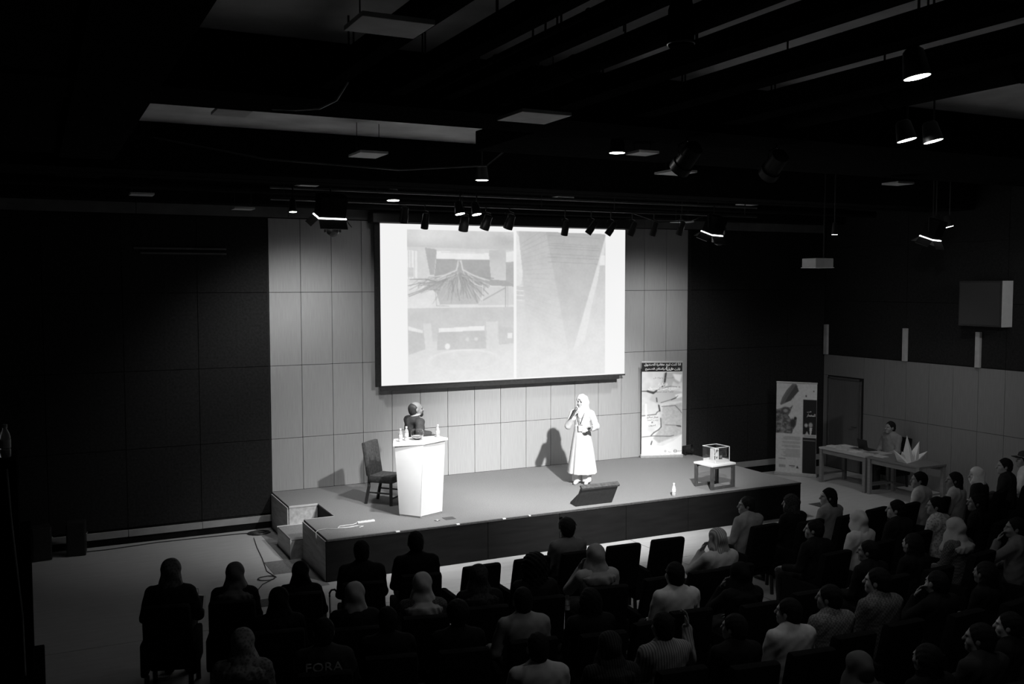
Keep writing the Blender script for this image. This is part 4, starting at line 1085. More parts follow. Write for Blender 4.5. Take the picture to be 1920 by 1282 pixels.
# ---- bearded man in a dark suit behind the lectern, right arm on its top
def suit_man():
    H = (0, 0.015, 1.575); hy = -0.12
    F = Field((-0.36, -0.28, -0.01), (0.48, 0.44, 1.78), 0.009)
    F.cap((0, 0, 0.92), (0, 0, 1.30), 0.14, 0.15, 0.05, (1, 0.8, 1)).cap((-0.14, -0.01, 1.40), (0.14, -0.01, 1.40), 0.062, 0.062, 0.05, (1, 0.95, 0.85))
    for sx in (-1, 1):
        F.cap((0.09 * sx, 0, 0.90), (0.10 * sx, 0.01, 0.49), 0.09, 0.062, 0.03).cap((0.10 * sx, 0.01, 0.49), (0.10 * sx, 0, 0.08), 0.058, 0.042, 0.02)
        F.cap((0.10 * sx, -0.03, 0.045), (0.11 * sx, 0.15, 0.032), 0.040, 0.032, 0.02)
    F.cap((0, 0, 1.40), (0, 0.01, 1.51), 0.062, 0.060, 0.03)
    ra = [(0.205, -0.02, 1.385), (0.335, -0.08, 1.215), (0.370, 0.075, 1.215)]
    la = [(-0.205, -0.02, 1.385), (-0.27, 0.03, 1.10), (-0.12, 0.24, 1.02)]
    for A in (ra, la):
        F.cap(A[0], A[1], 0.050, 0.043, 0.03).cap(A[1], A[2], 0.043, 0.030, 0.02)
    put_hand(F, ra[2], (0.05, 1, -0.10), (0, 0, -1), 1, 0.45); put_hand(F, la[2], (0.6, 0.7, 0), (0, 0, -1), -1, 0.5)
    put_head(F, H, hy, 0.02, 1.05)
    root = link('person', F.mesh('person'), M_SKINL)
    G = Field((-0.40, -0.30, 0.60), (0.48, 0.40, 1.56), 0.0115)
    G.cap((0, -0.005, 0.76), (0, -0.005, 1.02), 0.172, 0.165, 0.05, (1, 0.82, 1)).cap((0, -0.005, 1.02), (0, -0.015, 1.28), 0.168, 0.182, 0.05, (1.02, 0.80, 1))
    G.cap((-0.155, -0.015, 1.395), (0.155, -0.015, 1.395), 0.082, 0.082, 0.05, (1, 1, 0.85))
    for A in (ra, la):
        e = v3(*A[2]) - v3(*A[1])
        G.cap(A[0], A[1], 0.073, 0.064, 0.03).cap(A[1], v3(*A[1]) + e * 0.9, 0.062, 0.048, 0.02)
    G.torus((0, -0.012, 1.465), 0.076, 0.018, 0.015, 1.0, 0.35)
    G.ell((0, 0.10, 1.42), (0.045, 0.12, 0.12), 0.02, True)
    G.ripple(lambda X, Y, Z: 0.005 * np.sin(34 * Z + 18 * X + 8 * Y) * np.sin(21 * X + 13 * Y - 9 * Z))
    part('suit_jacket', G.mesh('suit_jacket'), mat('charcoal_suit', 0.07, 0.8, 0.15, 30, 0.25, bump=0.1, bscale=300), root)
    C_ = Field((-0.2, -0.2, 1.2), (0.2, 0.2, 1.58), 0.009)
    C_.torus((0, 0.006, 1.488), 0.066, 0.020, 0.01, 1.0, 0.30).cap((0, 0.07, 1.45), (0, 0.105, 1.28), 0.05, 0.06, 0.03, (1, 0.5, 1))
    part('shirt', C_.mesh('shirt'), mat('white_cloth', 0.80), root)
    L = Field((-0.26, -0.22, 0.0), (0.26, 0.22, 1.0), 0.014)
    for sx in (-1, 1):
        L.cap((0.09 * sx, 0, 0.90), (0.10 * sx, 0.01, 0.49), 0.102, 0.078, 0.02).cap((0.10 * sx, 0.01, 0.49), (0.10 * sx, 0, 0.06), 0.076, 0.070, 0.02)
    L.cut(2, 0.05)
    part('trousers', L.mesh('trousers'), mat('charcoal_suit', 0.045), root)
    Q = Field((-0.2, -0.12, -0.01), (0.2, 0.25, 0.13), 0.010)
    for sx in (-1, 1):
        Q.cap((0.10 * sx, -0.035, 0.050), (0.112 * sx, 0.165, 0.038), 0.050, 0.039, 0.02)
    Q.cut(2, 0.001)
    part('shoes', Q.mesh('shoes'), M_BLACKM, root)
    K = Field((-0.16, -0.18, 1.40), (0.16, 0.18, 1.78), 0.008); c = v3(*H)
    K.ell(c + v3(0, -0.035, 0.022), (0.086, 0.092, 0.094), 0.02).ell(c + v3(0, -0.052, -0.040), (0.076, 0.060, 0.060), 0.03)
    K.ell(c + v3(0, 0.060, 0.080), (0.075, 0.120, 0.085), 0.015, True).ell(c + v3(0, 0.11, -0.03), (0.10, 0.115, 0.11), 0.01, True)
    for sx in (-1, 1):
        K.ell(c + v3(0.095 * sx, 0.012, -0.025), (0.030, 0.042, 0.052), 0.01, True)
    hr = part('hair', K.mesh('hair'), mat('grey_brown_hair', 0.05, 0.5, 0.4, 60, 0.4, stretch=(1, 1, 0.3)), root)
    D = Field((-0.12, -0.04, 1.38), (0.12, 0.18, 1.60), 0.007)
    D.ell(c + v3(0, 0.052, -0.082), (0.060, 0.062, 0.058), 0.02).cap(c + v3(-0.030, 0.098, -0.040), c + v3(0.030, 0.098, -0.040), 0.011, 0.011, 0.01)
    D.ell(c + v3(0, 0.10, -0.062), (0.018, 0.05, 0.012), 0.006, True).ell(c + v3(0, 0.04, -0.045), (0.066, 0.058, 0.050), 0.01, True)
    bd = part('beard', D.mesh('beard'), mat('dark_beard', 0.03, 0.6, 0.3, 80, 0.4), root)
    for o in (hr, bd):
        o.matrix_parent_inverse = Matrix.Identity(4)
        o.matrix_local = T(0, 0.015, 0) @ RZ(hy) @ T(0, -0.015, 0)
    eyes(root, H, hy, 0.02, 1.05)
    tag(root, 'balding bearded man in a dark suit leaning on the lectern, looking right', 'person')
    root.scale = (1.08, 1.08, 0.975); root.location = (1.96, -1.83, 0.0); root.rotation_euler = (0, 0, math.radians(-86))
    return root
suit_man()

# ================================================================== AUDIENCE
BODY = {(y, l, r): None for y in (0, 1, -1) for l in SEAT_ARMS for r in SEAT_ARMS}
YAW = {0: 0.0, 1: 0.62, -1: -0.55, 2: 1.05}
_bc, _tc, _cc = {}, {}, {}
def body_mesh(y, l, r):
    k = (y, l, r)
    if k not in _bc: _bc[k] = seated_body(YAW[y], l, r)
    return _bc[k]
def top_mesh(l, r):
    if (l, r) not in _tc: _tc[(l, r)] = seated_top(l, r)
    return _tc[(l, r)]
def cover_mesh(kind):
    if kind not in _cc: _cc[kind] = head_cover('short' if kind == 'cap' else kind)
    return _cc[kind]
LEGS = seated_legs(False); SKIRT = seated_legs(True); SHOES = seated_shoes()

def seated_person(loc, heading, label, cover, cv_m, top_m, leg_m=None, look=0, arms=('lap', 'lap'), s=1.0, skirt=False, skin=None, tint=None, group='seated audience'):
    root = inst('person', body_mesh(look, *arms), skin or M_SKIN)
    root.location = loc; root.rotation_euler = (0, 0, heading); root.scale = (s, s, s)
    tag(root, label, 'person', group)
    inst('shirt' if not skirt else 'tunic', top_mesh(*arms), top_m, root)
    inst('skirt' if skirt else 'trousers', SKIRT if skirt else LEGS, leg_m or cloth(0.03), root)
    inst('shoes', SHOES, M_BLACKM, root)
    nm = 'headscarf' if cover in ('scarf', 'scarf2', 'hood') else 'hair'
    c = inst(nm, cover_mesh(cover), cv_m, root)
    c.rotation_euler = (0, 0, YAW[look])
    if cover == 'cap':
        Rz = RZ(YAW[look])
        capo = MB().lathe([(0.098, 0.0), (0.100, 0.035), (0.085, 0.075), (0.045, 0.098), (0, 0.102)], 18, Rz @ T(0, -0.012, HEADZ + 0.045)).build('cap', cloth(0.04), root, True)
        MB().bbox((-0.07, 0.06, 0.0), (0.07, 0.17, 0.012), 0.005, Rz @ T(0, 0, HEADZ + 0.048)).build('cap_peak', cloth(0.03), capo)
        MB().lathe([(0.1005, 0.0), (0.1015, 0.003), (0.1015, 0.010), (0.1005, 0.012)], 18, Rz @ T(0, -0.012, HEADZ + 0.052)).build('cap_band', cloth(0.35), capo, True)
    return root
# ---- black upholstered armchair, built once and copied (faces +y, floor z = 0)
def make_armchair():
    r = empty('armchair')
    MB().bbox((-0.195, -0.20, 0.27), (0.195, 0.30, 0.445), 0.035).build('seat', M_SEAT, r, True)
    me = MB().bbox((-0.245, -0.065, 0.0), (0.245, 0.055, 0.62), 0.045)
    vv = []
    for x, y, z in me.v:
        k = z / 0.62; x2 = x * (1.0 - 0.06 * k); vv.append((x2, y - 0.20 - 0.13 * k - 0.02 * math.cos(x2 / 0.25 * 1.5), z + 0.39 - 0.014 * (1 - (x2 / 0.25) ** 2) * k))
    me.v = vv
    me.build('backrest', M_SEAT, r, True)
    for sx in (-1, 1):
        MB().bbox((0.235 * sx - 0.036, -0.30, 0.25), (0.235 * sx + 0.036, 0.28, 0.600), 0.03).build('armrest', M_SEAT, r, True)
        MB().tube([(0.22 * sx, 0.235, 0.0), (0.22 * sx, 0.225, 0.26)], 0.026, 6).build('leg', M_BLACKM, r)
        MB().tube([(0.215 * sx, -0.265, 0.0), (0.215 * sx, -0.245, 0.26)], 0.026, 6).build('leg', M_BLACKM, r)
    return r
CH0 = make_armchair(); _ch_used = [False]
def armchair(x, y, rz, label):
    o = CH0 if not _ch_used[0] else copy_tree(CH0)
    _ch_used[0] = True
    o.location = (x, y, ZF); o.rotation_euler = (0, 0, rz); tag(o, label, 'chair', 'black armchairs in rows')
    return o

R1y, R2y, R3y, R4y, R5y = -6.45, -7.75, -8.85, -10.0, -11.25
D = 0.02   # near black
def C(v, p=None): return cloth(v, p)
# x, y, label phrase, cover, cover cloth, top cloth, look, arms, skirt, scale
AUD = [
 (-2.42, R1y + .15, 'woman in dark print headscarf at the left front row end', 'scarf2', C(0.105, 'print'), C(0.02), 0, ('rest', 'rest'), 1, 1.04),
 (-1.80, R1y, 'woman in plain dark grey headscarf and black jacket, front row', 'scarf', C(0.123), C(0.012), 0, ('lap', 'lap'), 1, .98),
 (-1.12, R1y - .05, 'person in black hooded top, third from the left end of front row', 'hood', C(0.008), C(0.01), 0, ('lap', 'rest'), 0, .93),
 (-0.42, R1y, 'short-haired man in black shirt before the left stage corner', 'short', M_HAIR, C(0.01), 0, ('lap', 'lap'), 0, 1.04),
 (0.22, R1y, 'man in black suit with white collar edge facing the stage front', 'short', M_HAIR, C(0.007), 0, ('lap', 'lap'), 0, 1.06),
 (2.20, R1y, 'person with sunglasses on the head and grey jacket beside empty front chairs', 'bun', mat('brown_hair', 0.02, 0.8, 0.1, 60, 0.4), C(0.175), 0, ('lap', 'lap'), 0, 1.0),
 (5.02, R1y, 'man in plain grey shirt turned left with his chin raised', 'short', mat('cropped_hair', 0.02, 0.6, 0.2, 60, 0.4), C(0.35), 2, ('rest', 'lap'), 0, 1.0),
 (5.72, R1y - .1, 'woman with patterned dark headscarf and black dress right of the grey-shirted man', 'scarf2', C(0.04, 'print'), C(0.012), 1, ('lap', 'lap'), 1, .98),
 (6.40, R1y - .1, 'woman with long straight black hair and grey blouse in profile', 'long', M_HAIR, C(0.28), 2, ('lap', 'lap'), 0, 1.0),
 (8.36, R1y + .02, 'dark-haired man in white shirt sitting before the side desk', 'short', M_HAIR, C(0.62), 1, ('lap', 'lap'), 0, 1.03),
 (8.98, R1y - .1, 'woman with long dark hair and pale cardigan behind the white-shirted man', 'long', M_HAIR, C(0.525), 1, ('lap', 'lap'), 0, 1.0),
 (9.62, R1y, 'woman in white headscarf and black vest near the right wall', 'scarf2', C(0.62), C(0.015), 1, ('lap', 'lap'), 1, 1.0),
 (10.40, R1y + .1, 'bearded man in black pullover by the right wall', 'short', M_HAIR, C(0.02), 1, ('lap', 'lap'), 0, 1.05),
 (11.15, R1y + .3, 'man in dark cap and pale shirt at the far right end', 'cap', M_HAIR, C(0.62), 1, ('lap', 'lap'), 0, 1.06),
 (-1.58, R2y + .25, 'woman in black headscarf, second row, between two dark front-row heads', 'scarf', C(0.008), C(0.01), 0, ('lap', 'lap'), 1, .98),
 (-0.90, R2y, 'woman in smooth light grey headscarf, left of the second row', 'scarf2', C(0.35), C(0.015), 0, ('lap', 'lap'), 1, 1.0),
 (-0.20, R2y, 'woman in ivory headscarf and checked dark shirt in the second row', 'scarf', C(0.42), C(0.0875, 'check'), 0, ('rest', 'lap'), 0, 1.0),
 (0.42, R2y, 'woman in dark patterned headscarf right of the ivory headscarf', 'scarf', C(0.03, 'print'), C(0.012), 0, ('lap', 'lap'), 1, 1.0),
 (1.06, R2y, 'woman with long curly black hair in the second row', 'curly', M_HAIR, C(0.015), 0, ('lap', 'rest'), 0, 1.02),
 (1.83, R2y, 'woman in pale grey headscarf and white shawl beside the curly-haired woman', 'scarf', C(0.298), C(0.35), 0, ('chin', 'lap'), 1, 1.03),
 (3.50, R2y, 'woman in streaky pale headscarf and light blouse beside the aisle', 'scarf2', C(0.385, 'stripe'), C(0.525), 0, ('chin', 'lap'), 1, 1.02),
 (4.90, R2y - .1, 'person with dark hair and black top stretching the left forearm', 'short', M_HAIR, C(0.012), 1, ('rest', 'lap'), 0, 1.0),
 (5.74, R2y, 'woman in white headscarf and white blouse in the right block', 'scarf2', C(0.62), C(0.62), 0, ('rest', 'lap'), 1, 1.0),
 (6.52, R2y + .1, 'dark-haired man in black shirt, profile to the left, behind an empty chair', 'short', M_HAIR, C(0.015), 1, ('lap', 'lap'), 0, 1.03),
 (7.15, R2y, 'man with black hair and mottled pale shirt in the right block', 'short', M_HAIR, C(0.49, 'print'), 1, ('lap', 'lap'), 0, 1.03),
 (7.95, R2y, 'person in black behind the pale cardigan', 'long', M_HAIR, C(0.012), 1, ('lap', 'lap'), 0, 1.0),
 (-2.12, R3y + .3, 'woman in pale flowered headscarf at the third row left end', 'scarf', C(0.21, 'print'), C(0.175, 'print'), 0, ('lap', 'lap'), 1, 1.0),
 (-1.45, R3y + .2, 'man in dark sweatshirt with pale block letters across the back', 'short', M_HAIR, C(0.035), 0, ('lap', 'rest'), 0, 1.02),
 (-0.84, R3y + .3, 'dark-haired person in black behind the light grey headscarf', 'short', M_HAIR, C(0.012), 0, ('lap', 'lap'), 0, 1.0),
 (-0.40 + .18, R3y + .15, 'dark-haired person in black behind the ivory headscarf', 'bun', M_HAIR, C(0.012), 0, ('lap', 'lap'), 0, 1.0),
 (0.42, R3y + .1, 'black-haired man in light grey shirt, third row', 'short', M_HAIR, C(0.263), 0, ('rest', 'lap'), 0, 1.04),
 (1.06, R3y - .05, 'dark-haired person in black behind the curly-haired woman', 'long', M_HAIR, C(0.012), 0, ('lap', 'lap'), 0, 1.0),
 (2.16, R3y + .1, 'man in white shirt with a dark bag strap, third row', 'short', M_HAIR, C(0.578), 0, ('lap', 'lap'), 0, 1.05),
 (2.88, R3y - .05, 'woman in black headscarf beside the white shirt with bag strap', 'scarf', C(0.01), C(0.012), 0, ('chin', 'lap'), 1, 1.0),
 (4.75, R3y, 'dark figure in black behind the stretched forearm', 'short', M_HAIR, C(0.012), 1, ('lap', 'lap'), 0, 1.0),
 (5.45, R3y, 'dark figure in black behind the white headscarf and blouse', 'long', M_HAIR, C(0.012), 0, ('lap', 'lap'), 0, 1.0),
 (6.42, R3y + .2, 'woman in light headscarf and checked shirt in the right block', 'scarf', C(0.455), C(0.123, 'check'), 0, ('lap', 'lap'), 0, 1.02),
 (7.05, R3y - .15, 'man with dark hair and grey shirt at the right picture edge', 'short', M_HAIR, C(0.175), 1, ('chin', 'lap'), 0, 1.03),
 (0.00, R4y + .15, 'black-haired man in white shirt at the bottom picture edge', 'short', M_HAIR, C(0.455), 0, ('lap', 'lap'), 0, 1.04),
 (0.60, R4y, 'woman in dark striped headscarf at the bottom edge', 'scarf', C(0.03, 'stripe'), C(0.03, 'stripe'), 0, ('lap', 'lap'), 1, 1.0),
 (1.20, R4y + .1, 'man in finely striped shirt raising his right hand', 'short', M_HAIR, C(0.228, 'stripe'), 0, ('lap', 'up'), 0, 1.04),
 (1.82, R4y - .1, 'dark-haired person in black, profile, right of the striped shirt', 'short', M_HAIR, C(0.012), 1, ('lap', 'lap'), 0, 1.0),
 (2.46, R4y - .08, 'man in plain white shirt turned left, fourth row', 'short', M_HAIR, C(0.525), 1, ('lap', 'lap'), 0, 1.03),
 (3.08, R4y + .05, 'man in pale checked shirt, fourth row', 'short', M_HAIR, C(0.193, 'check'), 1, ('lap', 'lap'), 0, 1.03),
 (3.74, R4y + .08, 'broad man in dark checked shirt with pale collar, fourth row', 'short', M_HAIR, C(0.14, 'check'), 1, ('lap', 'lap'), 0, 1.08),
 (4.48, R4y, 'dark figure in black right of the broad checked shirt', 'short', M_HAIR, C(0.012), 0, ('chin', 'lap'), 0, 1.0),
 (5.20, R4y, 'dark figure in black, last before the right picture edge', 'long', M_HAIR, C(0.012), 0, ('lap', 'lap'), 0, 1.0),
 (2.12, R5y, 'woman in grey headscarf in the nearest row', 'scarf', C(0.105), C(0.02), 0, ('lap', 'lap'), 1, 1.0),
 (2.75, R5y - .1, 'long-haired person in black in the nearest row', 'long', M_HAIR, C(0.012), 0, ('lap', 'lap'), 0, 1.0),
 (3.38, R5y - .1, 'short-haired man in dark shirt in the nearest row', 'short', M_HAIR, C(0.03), 1, ('lap', 'lap'), 0, 1.05),
 (4.02, R5y + .1, 'rightmost dark figure of the nearest row', 'short', M_HAIR, C(0.012), 1, ('lap', 'lap'), 0, 1.0),
]
SKINS = [M_SKIN, mat('skin_tan', 0.22, 0.55, 0.3, 12, 0.08), mat('skin_light', 0.36, 0.55, 0.3, 12, 0.08)]
seat_of = {}
for i, (x, y, ph, cov, cm, tm, look, arms, skirt, s) in enumerate(AUD):
    hd = math.atan2(-(4.0 - x) * 0.35, 6.0) if x < 4 else math.atan2((x - 4.2) * 0.42, 5.5)
    hd = max(-0.25, min(0.55, hd)) + rng.uniform(-0.04, 0.04)
    pr_ = seated_person((x, y + 0.0, ZF), hd, ph, cov, cm, tm, None, look, arms, s, bool(skirt), SKINS[i % 3])
    seat_of[i] = pr_
    armchair(x + math.sin(hd) * 0.01, y - 0.015, hd, 'armchair of the ' + ph.split(',')[0])
EMP = [(0.90, R1y, 0, 'empty black armchair right of the man in black suit, front row'),
       (1.55, R1y, 0, 'empty black armchair left of the person in grey jacket, front row'),
       (2.84, R1y, -.05, 'empty black armchair right of the person in grey jacket'),
       (3.50, R1y, -.05, 'empty black armchair at the aisle end of the front row'),
       (7.06, R1y, .18, 'empty black armchair right of the long-haired woman in profile'),
       (7.70, R1y, .2, 'empty black armchair left of the man in white shirt'),
       (2.50, R2y, -.06, 'empty black armchair right of the white shawl, second row'),
       (3.14 - .04, R2y - .02, -.08, 'empty black armchair left of the streaky pale headscarf'),
       (3.60, R3y, -.05, 'empty black armchair behind the streaky pale headscarf'),
       (1.66 - .05, R3y, 0, 'empty black armchair left of the bag strap shirt, third row'),
       (-0.62, R4y + .1, 0, 'empty black armchair at the bottom picture edge')]
for x, y, a, lb in EMP:
    armchair(x, y, a, lb)

# extras worn or carried by the audience
def follow(o, p):
    o.location = p.location; o.rotation_euler = p.rotation_euler; o.scale = p.scale; return o
sg = empty('sunglasses'); tag(sg, 'dark sunglasses pushed up on the head of the person in grey jacket', 'sunglasses')
Rz = RZ(YAW[0])
for sx in (-1, 1):
    MB().lathe([(0, -0.004), (0.024, -0.003), (0.026, 0.003), (0, 0.006)], 14, Rz @ T(0.034 * sx, 0.098, HEADZ + 0.118) @ RX(math.radians(-50))).build('lens', M_EYE, sg, True)
    MB().tube([Rz @ Vector((0.062 * sx, 0.09, HEADZ + 0.115)), Rz @ Vector((0.112 * sx, 0.0, HEADZ + 0.085)), Rz @ Vector((0.108 * sx, -0.07, HEADZ + 0.05))], 0.004, 5).build('temple_arm', M_BLACKM, sg)
follow(sg, seat_of[5])
p_ = seat_of[27]
tx = lettering('FORA', 0.30, 0.075, T(0, -0.172, 0.955) @ RX(PI / 2 - 0.0) , mat('faded_letter_print', 0.5, 0.8, 0.1, 20, 0.3), p_, 'letters', thick=0.004)
st = MB().tube([(0.135, -0.128, 0.80), (0.14, -0.128, 0.90), (0.135, -0.120, 1.02), (0.128, -0.05, 1.078), (0.12, 0.04, 1.03), (0.10, 0.07, 0.90)], 0.014, 6).build('bag_strap', C(.015), seat_of[32], True)
pb = empty('paper_bag'); tag(pb, 'pale paper bag on the lap of the leftmost front-row woman', 'bag')
MB().prism([(-0.10, -0.04), (0.10, -0.04), (0.10, 0.04), (-0.10, 0.04)], 0.0, 0.20, T(0.17, 0.36, 0.632) @ RZ(-0.35), [(-0.11, -0.015), (0.11, -0.015), (0.11, 0.015), (-0.11, 0.015)]).build('bag_body', M_PAPER, pb)
MB().tube([T(0.17, 0.36, 0.632) @ RZ(-0.35) @ Vector(q) for q in ((-0.05, -0.01, 0.19), (-0.04, 0.0, 0.27), (0.04, 0.0, 0.27), (0.05, -0.01, 0.19))], 0.004, 5).build('bag_handle', M_PAPER, pb)
follow(pb, seat_of[0])

# ---- side desks along the right wall with the man behind them
M_DESK = mat('pale_desk_wood', 0.20, 0.5, 0.3, 5, 0.15, stretch=(6, 0.6, 6))
def desk(y0, y1, label, pale):
    d = empty('desk', (11.60, (y0 + y1) / 2, ZF)); tag(d, label, 'desk'); L2 = (y0 - y1) / 2 - 0.01
    MB().bbox((-0.37, -L2, 0.715), (0.37, L2, 0.752), 0.005).build('desk_top', pale, d)
    for sx in (-1, 1):
        for sy in (-1, 1):
            MB().bbox((0.33 * sx - 0.035, (L2 - 0.045) * sy - 0.035, 0), (0.33 * sx + 0.035, (L2 - 0.045) * sy + 0.035, 0.714), 0.003).build('leg', M_DESK, d)
        MB().bbox((0.33 * sx - 0.012, -L2 + 0.085, 0.62), (0.33 * sx + 0.012, L2 - 0.085, 0.714), 0.003).build('apron', M_DESK, d)
    for sy in (-1, 1):
        MB().bbox((-0.29, (L2 - 0.045) * sy - 0.012, 0.16), (0.29, (L2 - 0.045) * sy + 0.012, 0.20), 0.003).build('stretcher', M_DESK, d)
    return d
desk(-1.36, -2.66, 'pale desk nearest the side door, covered with books and papers', mat('white_desk_top', 0.42, 0.5, 0.3, 5, 0.1))
desk(-2.68, -3.98, 'darker desk next to it carrying the white paper star', mat('grey_desk_top', 0.16, 0.5, 0.3, 5, 0.1))
tz = ZF + 0.752
books = [(11.50, -1.52, .10, 'open pale booklet at the far end of the pale desk', .55), (11.75, -1.62, -.2, 'flat white book near the door side of the pale desk', .6), (11.45, -1.86, .25, 'pale magazine in the middle front of the pale desk', .5),
         (11.70, -1.98, 0, 'dark-covered book in the middle of the pale desk', .06), (11.42, -2.22, -.1, 'white leaflet near the front edge of the pale desk', .62), (11.58, -2.46, .2, 'grey book at the near end of the pale desk', .22), (11.45, -2.84, .1, 'pale notebook on the darker desk', .45)]
for k, (x, y, a, lb, v) in enumerate(books):
    b = empty('book', (x, y, tz), a); tag(b, lb, 'book', 'books and papers on the side desks')
    MB().bbox((-0.085, -0.12, 0.003), (0.085, 0.12, 0.016), 0.002).build('page_block', M_PAPER, b)
    MB().bbox((-0.09, -0.125, 0.0), (0.09, 0.125, 0.003), 0.001).build('back_cover', cloth(v), b)
    MB().bbox((-0.09, -0.125, 0.016), (0.09, 0.125, 0.019), 0.001).build('front_cover', cloth(v), b)
st_ = empty('paper_star', (11.62, -3.42, tz), 0.3); tag(st_, 'large folded white paper star standing on the darker desk', 'paper sculpture')
fan = [(-0.36, 0.24, .30), (-0.22, 0.20, .10), (-0.10, 0.47, .05), (0.06, 0.18, -.05), (0.20, 0.33, -.12), (0.40, 0.13, -.25)]
for k in range(len(fan)):
    a, hgt, ty = fan[k]
    w0 = -0.20 + 0.066 * k
    MB().add([(w0 - 0.045, -0.06, 0.0), (w0 + 0.075, -0.06, 0.0), (w0 + 0.015, 0.11, 0.0), (a, ty * 0.3, hgt)], [(2, 1, 0), (0, 1, 3), (1, 2, 3), (2, 0, 3)]).build('paper_point', M_PAPER, st_)
st_.scale = (1.35, 1.35, 1.1)
lp = empty('laptop', (11.86, -2.12, tz), math.radians(80)); tag(lp, 'black laptop standing open beside the man at the desks', 'laptop')
MB().bbox((-0.16, -0.11, 0), (0.16, 0.11, 0.016), 0.004).build('keyboard_base', M_BLACKM, lp); MB().bbox((-0.16, 0.0, 0.0), (0.16, 0.010, 0.22), 0.004, T(0, 0.105, 0.012) @ RX(math.radians(-12))).build('lid', M_BLACKM, lp)
mn = seated_person((12.22, -2.36, ZF), math.radians(88), 'bearded man in pale grey shirt sitting behind the side desks', 'short', M_HAIR, C(.22), None, 0, ('lap', 'lap'), 1.03, False, SKINS[1], group='man at the side desks')
mn['group'] = 'people at the side desks'
armchair(12.22 + 0.015, -2.36, math.radians(88), 'black upholstered armchair under the man behind the side desks')

# ---- dark roll-up banner on the floor beside the stage
bn2 = banner_frame('roll_up_banner', (11.25, -0.66, ZF), math.radians(-52), 'grey and black roll-up banner with a cliff photograph beside the desks', 2.06, 0.86)
R2 = Raster(86, 198, 130, 300, 0.80)
R2.a += R2.noise(0.03, 3)
R2.poly([(8, 48), (12, 34), (22, 16), (34, 2), (42, 2), (48, 18), (38, 28), (26, 42), (10, 50)], 0.46); R2.poly([(30, 22), (42, 4), (47, 18), (30, 40), (18, 44)], 0.32)
for q in range(8): R2.line([(12 + q * 3.4, 46 - q * 1.5), (22 + q * 3, 26 - q * 2), (34 + q * 1.6, 6)], 0.7, 0.30, 0.7)
R2.poly([(0, 60), (14, 56), (30, 54), (36, 48), (30, 64), (26, 72), (34, 84), (42, 76), (44, 82), (42, 94), (36, 104), (34, 112), (0, 112)], 0.45)
R2.a += np.where(R2.inside([(0, 56), (44, 52), (44, 112), (0, 112)]) & (R2.a < 0.6), R2.noise(0.16, 4) + R2.noise(0.10, 2), 0)
R2.ell(20, 62, 9, 8, 0.32, 0.3); R2.ell(20, 62, 5, 4, 0.62, 0.4); R2.ell(36, 88, 6, 9, 0.26, 0.3); R2.ell(41, 78, 3, 3.5, 0.22, 0.3)
R2.poly([(57, 36), (86, 36), (86, 198), (57, 198)], 0.16)
R2.poly([(57, 112), (86, 112), (86, 119), (57, 119)], 0.74)
R2.ell(64, 92, 3.6, 4.2, 0.72, 0.3); R2.ell(73.5, 91, 4.2, 5.5, 0.66, 0.3); R2.poly([(71, 97), (77, 97), (75, 112), (72, 112)], 0.82); R2.poly([(62, 112), (66, 104), (70, 112)], 0.7)
for q in range(22):
    y = 119 + q * 2.1
    if q in (4, 8, 12): continue
    R2.line([(10 + rng.uniform(0, 12), y), (52, y)], 0.7, 0.42, 0.75)
R2.line([(7, 168), (21, 168)], 1.0, 0.35); R2.line([(59, 125), (83, 125)], 1.4, 0.6); R2.line([(60, 115.5), (84, 115.5)], 1.0, 0.4)
for q in range(8): R2.line([(8 + q * 1.8, 182), (8 + q * 1.8, 187)], 0.8, 0.40)
R2.line([(30, 183), (41, 183)], 1.6, 0.30); R2.line([(34, 186), (40, 186)], 0.8, 0.4); R2.poly([(44, 188), (46.5, 182), (50, 188)], 0.25)
R2.ell(63, 28, 1.2, 2.2, 0.2, 0.3); R2.ell(79, 17, 1.2, 1.4, 0.3, 0.3)
R2.blur(2)
pr2 = link('print_sheet', R2.mesh('print_sheet', 0.86, 1.98), attr_mat('cliff_banner_print'), bn2); pr2.location = (-0.43, -0.004, 0.065)
ink(bn2, 'المعمار', 74, 70, 18, 7.5, M_INKW, 86.0, 198.0, 0.86, 1.98); ink(bn2, 'فن', 70, 62, 9, 3.6, M_INKW, 86.0, 198.0, 0.86, 1.98, bold=0)

# ---- floor grilles, mats and cables
tag(MB().bbox((-1.06, -4.14, ZF), (-0.78, -3.84, ZF + 0.006), 0.002).build('floor_grille', mat('dark_grille', 0.06, 0.5, 0.3, 30, 0.4)), 'dark floor grille left of the stage steps', 'grille')
tag(MB().bbox((9.55, -3.22, ZF), (9.92, -2.86, ZF + 0.006), 0.002).build('floor_grille', mat('dark_grille', 0.06)), 'dark floor grille right of the stage', 'grille')
tag(MB().bbox((-0.60, -2.80, ZF + 0.0), (-0.31, -2.12, ZF + 0.006), 0.002).build('floor_mat', mat('grey_mat', 0.16, 0.8, 0.1, 30, 0.3)), 'dark grey mat on the floor below the steps', 'mat')
def coil(c, n, r, z):
    pts = []
    for k in range(n * 14):
        a = 2 * PI * k / 14; rr = r * (1 + 0.22 * math.sin(k * 0.37)); pts.append((c[0] + rr * math.cos(a), c[1] + rr * 0.8 * math.sin(a), z + 0.007 + 0.004 * (k // 14)))
    return pts
tag(MB().tube(coil((-0.30, -0.33), 4, 0.16, ZF) + [(-0.6, -0.25, ZF + 0.008), (-1.1, -0.22, ZF + 0.008), (-1.9, -0.20, ZF + 0.008), (-2.7, -0.30, ZF + 0.008), (-3.2, -0.28, ZF + 0.008)], 0.009, 6).build('cable', M_BLACKM, None, True), 'coiled black cable in the corner beside the stage', 'cable')
